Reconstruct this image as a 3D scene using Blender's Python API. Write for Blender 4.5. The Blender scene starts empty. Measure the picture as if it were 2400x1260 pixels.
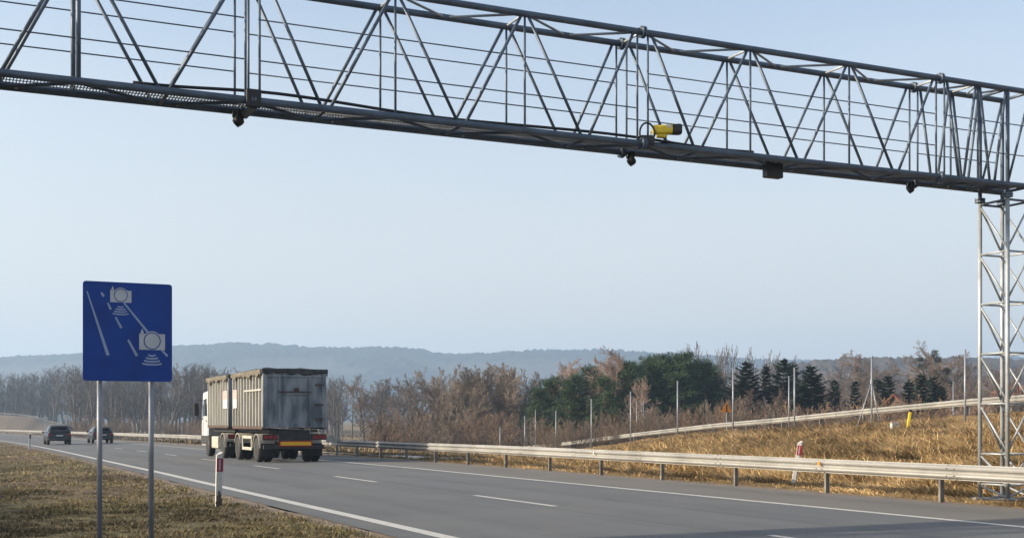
import bpy, bmesh, math, random
import numpy as np
from mathutils import Vector, Matrix
R = math.radians
C = bpy.context.scene
COL = C.collection
random.seed(7); RNG = np.random.default_rng(11)

# ------------------------------------------------------------------ camera, sky, sun, exposure
EYE, FPX, HY = 1.6, 2900.0, 988.0          # eye height; focal length and horizon row in the 2400 px wide photograph
cd = bpy.data.cameras.new('camera'); cam = bpy.data.objects.new('camera', cd); COL.objects.link(cam)
cam.location = (0, 0, EYE); cam.rotation_euler = (R(90), 0, 0)
cd.sensor_width = 36; cd.lens = FPX/2400*36; cd.shift_y = (HY-630)/2400
cd.clip_start = .1; cd.clip_end = 12000
C.camera = cam
TOSUN = Vector((-2.618, -.541, 1.0)).normalized()
w = bpy.data.worlds.new("World"); C.world = w; w.use_nodes = True
nt = w.node_tree; bg = nt.nodes['Background']
sk = nt.nodes.new('ShaderNodeTexSky'); sk.sky_type = 'NISHITA'; sk.sun_disc = False
sk.sun_elevation = math.asin(TOSUN.z); sk.sun_rotation = math.atan2(TOSUN.x, TOSUN.y)
sk.air_density = 1.0; sk.dust_density = 4.0; sk.ozone_density = 1.0; sk.altitude = 100
# a thin high veil of cloud, thickest towards the horizon, pales the blue
_tc = nt.nodes.new('ShaderNodeTexCoord'); _sx = nt.nodes.new('ShaderNodeSeparateXYZ'); nt.links.new(_tc.outputs['Generated'], _sx.inputs[0])
_mr = nt.nodes.new('ShaderNodeMapRange'); _mr.inputs[1].default_value = 0; _mr.inputs[2].default_value = .34; _mr.inputs[3].default_value = .90; _mr.inputs[4].default_value = .16; nt.links.new(_sx.outputs[2], _mr.inputs[0])
_mp = nt.nodes.new('ShaderNodeMapping'); _mp.inputs['Scale'].default_value = (1.2, 1.2, 5); nt.links.new(_tc.outputs['Generated'], _mp.inputs[0])
_nz = nt.nodes.new('ShaderNodeTexNoise'); _nz.inputs['Scale'].default_value = 2.2; _nz.inputs['Detail'].default_value = 4; nt.links.new(_mp.outputs[0], _nz.inputs['Vector'])
_ad = nt.nodes.new('ShaderNodeMath'); _ad.operation = 'MULTIPLY_ADD'; _ad.inputs[1].default_value = .22; _ad.use_clamp = True; nt.links.new(_nz.outputs[0], _ad.inputs[0])
_sb = nt.nodes.new('ShaderNodeMath'); _sb.operation = 'SUBTRACT'; _sb.inputs[1].default_value = .11; nt.links.new(_mr.outputs[0], _sb.inputs[0]); nt.links.new(_sb.outputs[0], _ad.inputs[2])
_mx = nt.nodes.new('ShaderNodeMix'); _mx.data_type = 'RGBA'; _mx.inputs[7].default_value = (3.55, 3.46, 3.36, 1); nt.links.new(_ad.outputs[0], _mx.inputs[0]); nt.links.new(sk.outputs[0], _mx.inputs[6])
nt.links.new(_mx.outputs[2], bg.inputs[0]); bg.inputs[1].default_value = .135
sl = bpy.data.lights.new('sun', 'SUN'); sl.energy = 5.0; sl.angle = R(.6); sl.color = (1.0, .86, .66)
so = bpy.data.objects.new('sun', sl); COL.objects.link(so)
so.rotation_euler = (-TOSUN).to_track_quat('-Z', 'Y').to_euler(); so.location = (-60, -10, 40)
C.view_settings.view_transform = 'Standard'; C.view_settings.look = 'None'
C.view_settings.exposure = 1.02; C.view_settings.gamma = 1; C.view_settings.use_curve_mapping = False
C.cycles.volume_bounces = 1; C.cycles.max_bounces = 6; C.cycles.transparent_max_bounces = 8
C.cycles.use_denoising = True

# ------------------------------------------------------------------ small tools
class MB:
    def __init__(s): s.v = []; s.f = []; s.m = []; s.mi = 0; s.sm = False
    def add(s, vs, fs):
        b = len(s.v); s.v += [tuple(p) for p in vs]
        for f in fs: s.f.append(tuple(b+i for i in f)); s.m.append(s.mi)
    def box(s, c, d, M=None):
        x, y, z = c; a, b, h = d[0]/2, d[1]/2, d[2]/2
        vs = [(x+i*a, y+j*b, z+k*h) for k in (-1, 1) for j in (-1, 1) for i in (-1, 1)]
        if M is not None: vs = [M @ Vector(p) for p in vs]
        s.add(vs, [(0,2,3,1),(4,5,7,6),(0,1,5,4),(2,6,7,3),(0,4,6,2),(1,3,7,5)])
    def prism(s, prof, axis_pts):     # closed profile rings (list of rings of equal length) skinned, capped
        n = len(prof[0]); b = len(s.v)
        for r in prof: s.v += [tuple(p) for p in r]
        for k in range(len(prof)-1):
            for i in range(n):
                j = (i+1) % n
                s.f.append((b+k*n+i, b+k*n+j, b+(k+1)*n+j, b+(k+1)*n+i)); s.m.append(s.mi)
        s.f.append(tuple(b+i for i in range(n))[::-1]); s.m.append(s.mi)
        s.f.append(tuple(b+(len(prof)-1)*n+i for i in range(n))); s.m.append(s.mi)
    def skin(s, rings, cap=True): s.prism(rings, None) if cap else s._open(rings)
    def _open(s, rings):
        n = len(rings[0]); b = len(s.v)
        for r in rings: s.v += [tuple(p) for p in r]
        for k in range(len(rings)-1):
            for i in range(n-1):
                s.f.append((b+k*n+i, b+k*n+i+1, b+(k+1)*n+i+1, b+(k+1)*n+i)); s.m.append(s.mi)
    def tube(s, pts, rad, n=8, cap=True):
        pts = [Vector(p) for p in pts]
        if not hasattr(rad, '__len__'): rad = [rad]*len(pts)
        b = len(s.v); prev = None
        for i, p in enumerate(pts):
            d = (pts[min(i+1, len(pts)-1)]-pts[max(i-1, 0)])
            if d.length < 1e-9: d = Vector((0, 0, 1))
            d.normalize()
            u = d.orthogonal() if prev is None else prev-d*prev.dot(d)
            if u.length < 1e-6: u = d.orthogonal()
            u.normalize(); prev = u; q = d.cross(u)
            for k in range(n):
                a = 2*math.pi*(k+.5)/n
                s.v.append(tuple(p+(u*math.cos(a)+q*math.sin(a))*rad[i]))
        for i in range(len(pts)-1):
            for k in range(n):
                j = (k+1) % n
                s.f.append((b+i*n+k, b+i*n+j, b+(i+1)*n+j, b+(i+1)*n+k)); s.m.append(s.mi)
        if cap:
            s.f.append(tuple(b+k for k in range(n))[::-1]); s.m.append(s.mi)
            s.f.append(tuple(b+(len(pts)-1)*n+k for k in range(n))); s.m.append(s.mi)
    def lathe(s, prof, axis='x', c=(0,0,0), n=24):   # prof: (along, radius) list, closed at ends when radius 0
        rings = []
        for a, r in prof:
            ring = []
            for k in range(n):
                t = 2*math.pi*k/n; p, q = r*math.cos(t), r*math.sin(t)
                v = (a, p, q) if axis == 'x' else ((p, a, q) if axis == 'y' else (p, q, a))
                ring.append((c[0]+v[0], c[1]+v[1], c[2]+v[2]))
            rings.append(ring)
        s.prism(rings, None)
    def mesh(s, name, mats, smooth=None):
        me = bpy.data.meshes.new(name); me.from_pydata(s.v, [], s.f)
        mats = mats if isinstance(mats, (list, tuple)) else [mats]
        for m in mats: me.materials.append(m)
        if len(mats) > 1: me.polygons.foreach_set('material_index', s.m)
        if smooth is None: smooth = s.sm
        if smooth: me.polygons.foreach_set('use_smooth', [True]*len(me.polygons))
        me.update(); return me
    def build(s, name, mats, parent=None, smooth=None, recalc=False):
        me = s.mesh(name, mats, smooth)
        if recalc:
            b = bmesh.new(); b.from_mesh(me); bmesh.ops.recalc_face_normals(b, faces=b.faces); b.to_mesh(me); b.free()
        o = bpy.data.objects.new(name, me); COL.objects.link(o)
        if parent: o.parent = parent
        return o

def tag(o, label=None, cat=None, group=None, kind=None):
    if label: o['label'] = label
    if cat: o['category'] = cat
    if group: o['group'] = group
    if kind: o['kind'] = kind
    return o
def thing(name, label, cat, loc=(0,0,0), rz=0, group=None):
    o = bpy.data.objects.new(name, None); COL.objects.link(o); o.empty_display_size = .2
    o.location = loc; o.rotation_euler = (0, 0, rz); return tag(o, label, cat, group)
def copy_tree(o, parent=None):
    c = o.copy(); COL.objects.link(c)
    if parent: c.parent = parent
    for ch in list(o.children): copy_tree(ch, c)
    return c
def bevel(o, wd=.01, seg=2):
    m = o.modifiers.new('bevel', 'BEVEL'); m.width = wd; m.segments = seg; m.limit_method = 'ANGLE'; return o
def np_mesh(name, V, F, mat, cols=None, smooth=False):
    me = bpy.data.meshes.new(name); k = F.shape[1]
    me.vertices.add(len(V)); me.vertices.foreach_set('co', V.astype(np.float32).ravel())
    me.loops.add(F.size); me.loops.foreach_set('vertex_index', F.astype(np.int32).ravel())
    me.polygons.add(len(F)); me.polygons.foreach_set('loop_start', np.arange(0, F.size, k, dtype=np.int32))
    if smooth: me.polygons.foreach_set('use_smooth', np.ones(len(F), dtype=bool))
    if cols is not None:
        a = me.attributes.new('tint', 'FLOAT_COLOR', 'POINT')
        a.data.foreach_set('color', np.concatenate([cols*ALB, np.ones((len(cols), 1))], 1).astype(np.float32).ravel())
    me.update(calc_edges=True); me.validate(); me.materials.append(mat)
    o = bpy.data.objects.new(name, me); COL.objects.link(o); return o
_h = np.random.default_rng(5).random((256, 256))
def vnoise(x, y):
    x = np.asarray(x, float); y = np.asarray(y, float)
    xi = np.floor(x).astype(int); yi = np.floor(y).astype(int); fx = x-xi; fy = y-yi
    fx = fx*fx*(3-2*fx); fy = fy*fy*(3-2*fy)
    g = lambda a, b: _h[a & 255, b & 255]
    return (g(xi, yi)*(1-fx)+g(xi+1, yi)*fx)*(1-fy)+(g(xi, yi+1)*(1-fx)+g(xi+1, yi+1)*fx)*fy
def fbm(x, y, o=4):
    r = 0; a = .5
    for k in range(o): r = r+a*vnoise(x*2**k+17*k, y*2**k+31*k); a *= .5
    return r
def sstep(a, b, x): t = np.clip((x-a)/(b-a), 0, 1); return t*t*(3-2*t)

# ------------------------------------------------------------------ materials
ALB = .63
def mat(name, col, rough=.7, metal=0.0, var=.0, scale=6, bump=0, bscale=40, spec=.4, col2=None, stretch=(1,1,1), detail=6, coord='Object', lo=.35, hi=.65):
    col = tuple(c*ALB for c in col); col2 = tuple(c*ALB for c in col2) if col2 else None
    m = bpy.data.materials.new(name); m.use_nodes = True; t = m.node_tree; b = t.nodes['Principled BSDF']
    b.inputs['Roughness'].default_value = rough; b.inputs['Metallic'].default_value = metal
    b.inputs['Specular IOR Level'].default_value = spec
    b.inputs['Base Color'].default_value = (*col, 1)
    tc = t.nodes.new('ShaderNodeTexCoord'); mp = t.nodes.new('ShaderNodeMapping'); mp.inputs['Scale'].default_value = stretch
    t.links.new(tc.outputs[coord], mp.inputs[0])
    if var or col2:
        n = t.nodes.new('ShaderNodeTexNoise'); n.inputs['Scale'].default_value = scale; n.inputs['Detail'].default_value = detail
        t.links.new(mp.outputs[0], n.inputs['Vector'])
        r = t.nodes.new('ShaderNodeValToRGB'); r.color_ramp.elements[0].position = lo; r.color_ramp.elements[1].position = hi
        c2 = col2 or tuple(min(1, c*(1+var)) for c in col); c1 = col if col2 else tuple(c*(1-var) for c in col)
        r.color_ramp.elements[0].color = (*c1, 1); r.color_ramp.elements[1].color = (*c2, 1)
        t.links.new(n.outputs[0], r.inputs[0]); t.links.new(r.outputs[0], b.inputs['Base Color'])
    if bump:
        n2 = t.nodes.new('ShaderNodeTexNoise'); n2.inputs['Scale'].default_value = bscale; n2.inputs['Detail'].default_value = 5
        t.links.new(mp.outputs[0], n2.inputs['Vector'])
        bp = t.nodes.new('ShaderNodeBump'); bp.inputs['Strength'].default_value = bump; bp.inputs['Distance'].default_value = .02
        t.links.new(n2.outputs[0], bp.inputs['Height']); t.links.new(bp.outputs[0], b.inputs['Normal'])
    return m
def tint_mat(name, rough=.8, trans=0.0):
    m = bpy.data.materials.new(name); m.use_nodes = True; t = m.node_tree; b = t.nodes['Principled BSDF']
    a = t.nodes.new('ShaderNodeAttribute'); a.attribute_name = 'tint'
    t.links.new(a.outputs['Color'], b.inputs['Base Color']); b.inputs['Roughness'].default_value = rough
    b.inputs['Specular IOR Level'].default_value = .2
    return m
M = dict(
    steel=mat('galvanised_steel_shaded', (.12,.16,.215), .5, .25, .22, 3, .05, 60),  # beam's shade painted in: the same galvanised metal, darkened towards navy
    steel_sunlit=mat('galvanised_steel_sunlit', (.46,.49,.51), .5, .35, .2, 3, .05, 60),  # sunlit copy of that metal, painted paler for tower and top braces
    rail=mat('galvanised_rail', (.39,.385,.365), .5, .2, .18, .9, .02, 30),
    railsplice=mat('rail_splice', (.36,.345,.315), .55, .2, .3, 6),
    railpost=mat('rail_post_steel', (.2,.19,.17), .6, .3, .3, 4),
    grating=mat('walkway_grating', (.25,.26,.27), .6, .2, .2, 10),
    black=mat('black_plastic', (.015,.015,.017), .45, 0, .2, 8),
    rubber=mat('tyre_rubber', (.022,.022,.023), .85, 0, .4, 9, .2, 60),
    rim=mat('wheel_rim', (.28,.28,.28), .5, .5, .3, 9),
    yellow=mat('yellow_casing', (.98,.72,.03), .4, 0, .1, 10),
    blue=mat('sign_blue', (.002,.06,.36), .6, 0, .12, 3),
    symbol=mat('sign_white', (.62,.66,.70), .45, 0, .08, 6),
    symbol_line=mat('sign_line_white', (.36,.47,.68), .45, 0, .08, 6),
    signback=mat('sign_aluminium', (.5,.5,.5), .5, .5, .1, 4),
    pole=mat('grey_post', (.33,.36,.41), .45, .3, .12, 4),
    white_plastic=mat('white_post', (.68,.68,.64), .55, 0, .12, 5),
    dirtywhite=mat('dirty_post', (.5,.49,.44), .7, 0, .0, 6, col2=(.10,.09,.07), stretch=(1,1,.7)),
    red=mat('red_reflector', (.45,.02,.03), .35),
    crimson=mat('crimson_reflector', (.33,.01,.06), .35),
    pinkrefl=mat('reflector_core', (.55,.38,.45), .3),
    orange=mat('orange_marker', (.75,.26,.01), .45, 0, .1, 8),
    asphalt=None, cab=mat('white_cab_paint', (.62,.63,.65), .35, 0, .14, 1.4),
    glass=mat('dark_glass', (.012,.014,.017), .08, 0, spec=.6),
    chassis=mat('dark_chassis', (.03,.03,.032), .6, 0, .4, 5),
    guard=mat('cream_guard', (.55,.52,.44), .55, .1, .2, 4),
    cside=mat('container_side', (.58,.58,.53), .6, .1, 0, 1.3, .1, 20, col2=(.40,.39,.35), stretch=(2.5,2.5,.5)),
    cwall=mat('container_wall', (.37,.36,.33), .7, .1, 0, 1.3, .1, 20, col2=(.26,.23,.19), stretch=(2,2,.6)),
    flap=mat('tarp_flap', (.16,.14,.11), .85, 0, .35, 5, .3, 15),
    crear=mat('container_rear', (.115,.14,.175), .6, .1, 0, 1.3, .1, 20, col2=(.33,.365,.40), stretch=(2,2,.55), lo=.40, hi=.60),
    rust=mat('rusty_bar', (.09,.055,.04), .8, 0, .4, 8),
    splash=mat('dirt_splash', (.16,.13,.10), .9, 0, .4, 12),
    tarp=mat('dark_tarp', (.05,.055,.06), .75, 0, .4, 6, .3, 15),
    lightred=mat('tail_light', (.35,.012,.015), .2),
    banner_w=mat('banner_white', (.78,.75,.72), .5, 0, .06, 4),
    banner_p=mat('banner_pink', (.72,.40,.38), .5, 0, .1, 6),
    amber=mat('yellow_marker', (.95,.50,.01), .4, 0, .06, 8),
    carpaint=mat('dark_car_paint', (.022,.027,.036), .25, .3, .1, 3),
    carpaint2=mat('black_car_paint', (.02,.023,.027), .25, .3, .1, 3),
    plate=mat('number_plate', (.6,.6,.58), .5),
    concrete=mat('concrete', (.35,.33,.30), .9, 0, .2, 3, .2, 30),
    plaster=mat('house_plaster', (.62,.57,.5), .85, 0, .12, 2),
    rooftile=mat('roof_tile', (.27,.09,.05), .8, 0, .25, 4),
    wood=mat('shed_wood', (.14,.09,.06), .85, 0, .3, 4),
    bark=mat('bark', (.085,.068,.058), .9, 0, .3, 3),
    bark_grey=mat('grey_bark', (.13,.115,.10), .9, 0, .3, 3),
    bark_pine=mat('pine_bark', (.16,.085,.05), .9, 0, .3, 3),
    birch=mat('birch_bark', (.55,.52,.48), .8, 0, .0, 3, col2=(.2,.18,.16), stretch=(1,1,3), lo=.45, hi=.8),
    twig=mat('twig_brown', (.20,.15,.12), .9, 0, .25, .35),
    twig_birch=mat('twig_birch', (.40,.29,.235), .9, 0, .2, .5),
    twig_red=mat('twig_reddish', (.27,.175,.115), .9, 0, .25, .5),
    twig_grey=mat('twig_grey', (.15,.13,.12), .9, 0, .25, .35),
    twig_ochre=mat('twig_ochre', (.225,.178,.140), .9, 0, .25, .35),
    needle=mat('pine_needles', (.030,.068,.018), .8, 0, .45, .9),
    needle_dark=mat('fir_needles', (.020,.038,.021), .8, 0, .45, .9),
    mistle=mat('mistletoe_leaves', (.035,.042,.02), .8, 0, .3, 2),
    white=mat('road_paint', (.62,.62,.60), .75, 0, .0, 7, col2=(.42,.42,.41), lo=.52, hi=.75),
    gravel=mat('gravel_road', (.62,.56,.46), .95, 0, .15, 1.2, .4, 20),
    soil=mat('verge_soil', (.15,.115,.085), .95, 0, 0, 2.5, .6, 18, col2=(.27,.21,.155)),
)
def asphalt(name, base, dark, warm):
    m = bpy.data.materials.new(name); m.use_nodes = True; t = m.node_tree; b = t.nodes['Principled BSDF']; L = t.links.new
    b.inputs['Roughness'].default_value = .82; b.inputs['Specular IOR Level'].default_value = .35
    tc = t.nodes.new('ShaderNodeTexCoord'); uv = t.nodes.new('ShaderNodeUVMap')
    n1 = t.nodes.new('ShaderNodeTexNoise'); n1.inputs['Scale'].default_value = 38; n1.inputs['Detail'].default_value = 4; L(tc.outputs['Object'], n1.inputs['Vector'])
    n2 = t.nodes.new('ShaderNodeTexNoise'); n2.inputs['Scale'].default_value = .35; n2.inputs['Detail'].default_value = 5; L(tc.outputs['Object'], n2.inputs['Vector'])
    mp = t.nodes.new('ShaderNodeMapping'); mp.inputs['Scale'].default_value = (1.1, .045, 1); L(uv.outputs[0], mp.inputs[0])   # streaks run along the lanes
    n3 = t.nodes.new('ShaderNodeTexNoise'); n3.inputs['Scale'].default_value = 1.6; n3.inputs['Detail'].default_value = 4; L(mp.outputs[0], n3.inputs['Vector'])
    def mix(a, bb, f, mode='MIX'):
        x = t.nodes.new('ShaderNodeMix'); x.data_type = 'RGBA'; x.blend_type = mode
        x.inputs[0].default_value = f if not hasattr(f, 'links') else 0
        if hasattr(f, 'links'): L(f, x.inputs[0])
        for i, v in ((6, a), (7, bb)):
            if hasattr(v, 'links'): L(v, x.inputs[i])
            else: x.inputs[i].default_value = (*v, 1)
        return x.outputs[2]
    def ramp(o, a, c):
        r = t.nodes.new('ShaderNodeMapRange'); r.inputs[1].default_value = a; r.inputs[2].default_value = c; L(o, r.inputs[0]); return r.outputs[0]
    c = mix(base, dark, ramp(n3.outputs[0], .4, .68)); c = mix(c, warm, ramp(n2.outputs[0], .42, .75))
    sp = t.nodes.new('ShaderNodeSeparateXYZ'); L(uv.outputs[0], sp.inputs[0])
    def mth(op, a, b_=None, clamp=False):
        x = t.nodes.new('ShaderNodeMath'); x.operation = op; x.use_clamp = clamp
        for i, v in enumerate((a, b_)):
            if v is None: continue
            if hasattr(v, 'links'): L(v, x.inputs[i])
            else: x.inputs[i].default_value = v
        return x.outputs[0]
    wob = mth('MULTIPLY', mth('SUBTRACT', n3.outputs[0], .5), .5); tt = mth('ADD', sp.outputs[0], wob)
    tr_ = mth('MULTIPLY_ADD', mth('COSINE', mth('MULTIPLY', mth('SUBTRACT', tt, 7.6), 2*math.pi/2.1)), .5); 
    x_ = tr_.node; x_.inputs[2].default_value = .5
    c = mix(c, tuple(v*1.22 for v in base), mth('MULTIPLY', tr_, .42))                 # worn wheel paths, paler than the oily middle of the lane
    seam = mth('LESS_THAN', mth('ABSOLUTE', mth('SUBTRACT', mth('ADD', sp.outputs[0], mth('MULTIPLY', wob, .12)), 10.42)), .022)
    c = mix(c, tuple(v*.45 for v in base), mth('MULTIPLY', seam, .8))
    g = mix((.70,.70,.70), (1.3,1.3,1.3), ramp(n1.outputs[0], .3, .7)); c = mix(c, g, 1.0, 'MULTIPLY')
    L(c, b.inputs['Base Color'])
    bp = t.nodes.new('ShaderNodeBump'); bp.inputs['Strength'].default_value = .5; bp.inputs['Distance'].default_value = .008
    L(n1.outputs[0], bp.inputs['Height']); L(bp.outputs[0], b.inputs['Normal']); return m
M['asphalt'] = asphalt('asphalt', (.088,.093,.099), (.062,.066,.072), (.103,.105,.104))
M['asphalt2'] = asphalt('shoulder_asphalt', (.108,.102,.095), (.082,.078,.073), (.122,.113,.10))
def ground_mat():
    m = bpy.data.materials.new('dry_ground'); m.use_nodes = True; t = m.node_tree; b = t.nodes['Principled BSDF']; L = t.links.new
    b.inputs['Roughness'].default_value = .95; b.inputs['Specular IOR Level'].default_value = .1
    a = t.nodes.new('ShaderNodeAttribute'); a.attribute_name = 'tint'
    tc = t.nodes.new('ShaderNodeTexCoord'); n = t.nodes.new('ShaderNodeTexNoise'); n.inputs['Scale'].default_value = 3; n.inputs['Detail'].default_value = 8
    L(tc.outputs['Object'], n.inputs['Vector'])
    r = t.nodes.new('ShaderNodeMapRange'); r.inputs[1].default_value = .3; r.inputs[2].default_value = .7; r.inputs[3].default_value = .55; r.inputs[4].default_value = 1.4; L(n.outputs[0], r.inputs[0])
    x = t.nodes.new('ShaderNodeVectorMath'); x.operation = 'SCALE'; L(a.outputs['Color'], x.inputs[0]); L(r.outputs[0], x.inputs['Scale'])
    L(x.outputs[0], b.inputs['Base Color'])
    bp = t.nodes.new('ShaderNodeBump'); bp.inputs['Strength'].default_value = .8; bp.inputs['Distance'].default_value = .05; L(n.outputs[0], bp.inputs['Height']); L(bp.outputs[0], b.inputs['Normal'])
    return m
M['ground'] = ground_mat(); M['blade'] = tint_mat('grass_blades', .75)

# ------------------------------------------------------------------ the road's line: t metres to its right, s metres along it
_s = np.arange(-60, 420.1, 1.0)
_th = np.radians(np.interp(_s, [-60,25,50,75,120,200,420], [25.1,25.1,24.4,24.5,26,26.3,27.5]))
_x = np.concatenate([[0], np.cumsum(-np.sin(_th))[:-1]]); _y = np.concatenate([[0], np.cumsum(np.cos(_th))[:-1]])
_x -= _x[60]; _y -= _y[60]
def road_z(s): return np.interp(s, [-60,40,420], [0,0,-.0035*380])
def P(t, s, z=0.0):
    th = np.interp(s, _s, _th)
    return (float(np.interp(s, _s, _x)+t*math.cos(th)), float(np.interp(s, _s, _y)+t*math.sin(th)), float(z+road_z(s)))
def heading(s): return float(np.interp(s, _s, _th))
def s_at(t, px):          # distance along the road where the line t crosses a photo column
    ss = np.arange(2, 419, .05); q = np.array([P(t, s)[:2] for s in ss[::10]]); c = 1200+FPX*q[:,0]/q[:,1]
    return float(np.interp(-px, -c, ss[::10]))
def ts_of(X, Y):
    X = np.asarray(X, float); Y = np.asarray(Y, float); shp = X.shape; X = X.ravel(); Y = Y.ravel()
    T = np.empty(len(X)); S = np.empty(len(X))
    for k in range(0, len(X), 20000):
        a = X[k:k+20000]; b = Y[k:k+20000]
        i = np.argmin((a[:,None]-_x[None,:])**2+(b[:,None]-_y[None,:])**2, 1)
        c, s_ = np.cos(_th[i]), np.sin(_th[i]); dx = a-_x[i]; dy = b-_y[i]
        T[k:k+20000] = dx*c+dy*s_; S[k:k+20000] = _s[i]+(-dx*s_+dy*c)
    return T.reshape(shp), S.reshape(shp)
T_L, T_M, T_R, T_G = 6.47, 10.72, 15.06, 18.25      # left line, lane line, right line, guardrail

# ------------------------------------------------------------------ terrain
LD = Vector((-.291, 1.0, 0)).normalized(); LN = Vector((LD.y, -LD.x, 0))       # the bank's pole line and the direction right of it
L0 = Vector((20.4, 55.7, 0))
def pole_point(v): p = L0+LD*v; return p.x, p.y
_LV = [-60,-30,0,7.5,15.4,23.1,31.8,40.5,49.3,58.7,75,110]
_LZ = [3.2,2.4,1.43,1.25,1.17,.98,.70,.05,-.60,-1.35,-1.9,-2.2]
FIELD = -2.1
RP = [(1160,1050),(1250,1043),(1333,1034),(1483,1014),(1671,992),(1829,978),(2019,958),(2260,935),(2400,924),(2700,905)]
RA = L0+LN*2.5
def ramp_depth(px): u = (px-1200)/FPX; return (RA.x+.291*RA.y)/(u+.291)
_rp = [(((px-1200)/FPX*ramp_depth(px)-L0.x)*LD.x+(ramp_depth(px)-L0.y)*LD.y, EYE-(py-HY)*ramp_depth(px)/FPX-.78) for px, py in RP][::-1]
def terrain(X, Y):
    X = np.asarray(X, float); Y = np.asarray(Y, float)
    T, S = ts_of(X, Y); rz = road_z(S)
    dx = X-L0.x; dy = Y-L0.y
    v = dx*LD.x+dy*LD.y; u = dx*LN.x+dy*LN.y         # u > 0: to the right of (behind) the pole line
    zl = np.interp(v+2.5*np.clip(-u, 0, None), _LV, _LZ)      # the bank climbs slantwise, from the road's far end up to the tower
    field = FIELD+(fbm(X/60, Y/60)-.5)*.8+np.clip((Y-300)/600, 0, 1)*3
    dr = np.clip(T-18.9, 0, None); dp = np.clip(-u, 0, None); wgt = dr/(dr+dp+1e-6)
    bank = rz+(zl-rz)*(wgt*.55+.45*sstep(0, 1, wgt))
    zr2 = np.maximum(np.interp(v, [a for a, b in _rp], [b for a, b in _rp]), FIELD); top = zl+(zr2-zl)*np.clip(u/2.4, 0, 1)                     # up to the ramp
    over = np.clip(u-9.5, 0, None)
    behind = np.where(over > 0, np.maximum(top-over*.45, np.minimum(field, top)), top)
    right = np.where(u > 0, behind, bank)
    far = sstep(70, 110, v)                              # past the ramp's foot the ground just falls to the field
    fall = rz-np.clip(T-19, 0, None)*.22; fall = np.maximum(fall, field)
    right = right*(1-far)+fall*far
    mid = rz-.10
    left = rz+.0-np.clip(5.6-T, 0, 12)*.004+(fbm(X/3, Y/3)-.47)*.10*sstep(0, 2.5, 5.6-T)
    leftfar = left-.0
    z = np.where(T > 18.6, right, np.where(T > 5.75, mid, leftfar))
    # blend at the road's edges
    z = np.where((T > 17.9) & (T <= 18.6), mid+(rz-.01-mid)*sstep(17.9, 18.5, T), z)
    z = np.where((T > 5.6) & (T <= 5.95), rz-.02+(mid-rz+.02)*sstep(5.6, 5.95, T), z)
    bumps = (fbm(X/1.3, Y/1.3)-.47)*.34*sstep(18.8, 20.5, T)
    return z+np.where(T > 18.6, bumps, 0)
def tz(x, y): return float(terrain(np.array([x]), np.array([y]))[0])
def at(px, Y, py=None):                                  # world point below a photo column at depth Y
    x = (px-1200)/FPX*Y
    return (x, Y, EYE-(py-HY)*Y/FPX if py is not None else tz(x, Y))

def axis(lim, fine, step, grow):
    a = [0.0]; st = step
    while a[-1] < lim:
        if a[-1] > fine: st *= grow
        a.append(a[-1]+st)
    return np.array(a)
ax = axis(3700, 42, .6, 1.06); gx = np.concatenate([-ax[:0:-1], ax]); ay = axis(3700, 125, .6, 1.06); gy = np.concatenate([-axis(60, 4, .8, 1.15)[:0:-1], ay])
GX, GY = np.meshgrid(gx, gy); GZ = terrain(GX.ravel(), GY.ravel()).reshape(GX.shape)
T_, S_ = ts_of(GX.ravel(), GY.ravel())
xr, yr = GX.ravel(), GY.ravel()
nz = fbm(xr/2.2, yr/2.2)[:,None]; n2 = fbm(xr/9, yr/9)[:,None]
gold = np.array([.32,.22,.10]); goldd = np.array([.22,.15,.075]); brown = np.array([.165,.122,.088]); olive = np.array([.14,.122,.065]); tan = np.array([.27,.21,.135])
u_ = ((xr-L0.x)*LN.x+(yr-L0.y)*LN.y)[:,None]; t_ = T_[:,None]
cl = brown*(1-sstep(.4,.6,n2))+olive*sstep(.4,.6,n2); cl = cl+(tan-cl)*sstep(.5,.7,nz)*.5
cb = goldd+(gold-goldd)*sstep(.3,.6,nz)
cf = tan*(.8+.4*fbm(xr/40, yr/14)[:,None])+(olive-tan)*.35*sstep(.5,.62,fbm(xr/55+9, yr/25)[:,None])
wf = sstep(2, 8, u_); cr = cb*(1-wf)+cf*wf
v_ = ((xr-L0.x)*LD.x+(yr-L0.y)*LD.y)[:,None]; farw = sstep(60, 100, v_); cr = cr*(1-farw)+cf*farw
gc = np.where(t_ > 18.4, cr, cl)
nx, ny = len(gx), len(gy); idx = np.arange(nx*ny).reshape(ny, nx)
F = np.stack([idx[:-1,:-1].ravel(), idx[:-1,1:].ravel(), idx[1:,1:].ravel(), idx[1:,:-1].ravel()], 1)
g = np_mesh('ground', np.stack([xr, yr, GZ.ravel()], 1), F, M['ground'], gc, True); tag(g, 'dry tan and brown ground of verge, bank and fields', 'ground', kind='structure')

def strip(name, t0, t1, s0, s1, dz, m, label, cat, nt_=2, ds=1.0, uv=False, wob=0):
    ss = np.arange(s0, s1+1e-6, ds) if s1-s0 > ds else np.array([s0, s1]); mb = MB(); rows = []
    if ss[-1] < s1-1e-3: ss = np.append(ss, s1)
    for s in ss:
        e = [(t0+(t1-t0)*k/(nt_-1)) for k in range(nt_)]
        if wob: e[0] += (float(vnoise(s/1.3, 3.1))-.5)*wob; e[-1] += (float(vnoise(s/1.1, 8.7))-.5)*wob
        rows.append([P(t, s, dz) for t in e])
    mb._open(rows); o = mb.build(name, m)
    if uv:
        ul = o.data.uv_layers.new(name='UVMap'); n = nt_
        for p in o.data.polygons:
            for li in p.loop_indices:
                vi = o.data.loops[li].vertex_index; r, k = divmod(vi, n); ul.data[li].uv = (t0+(t1-t0)*k/(n-1), ss[r])
    return tag(o, label, cat, kind='structure')
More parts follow.
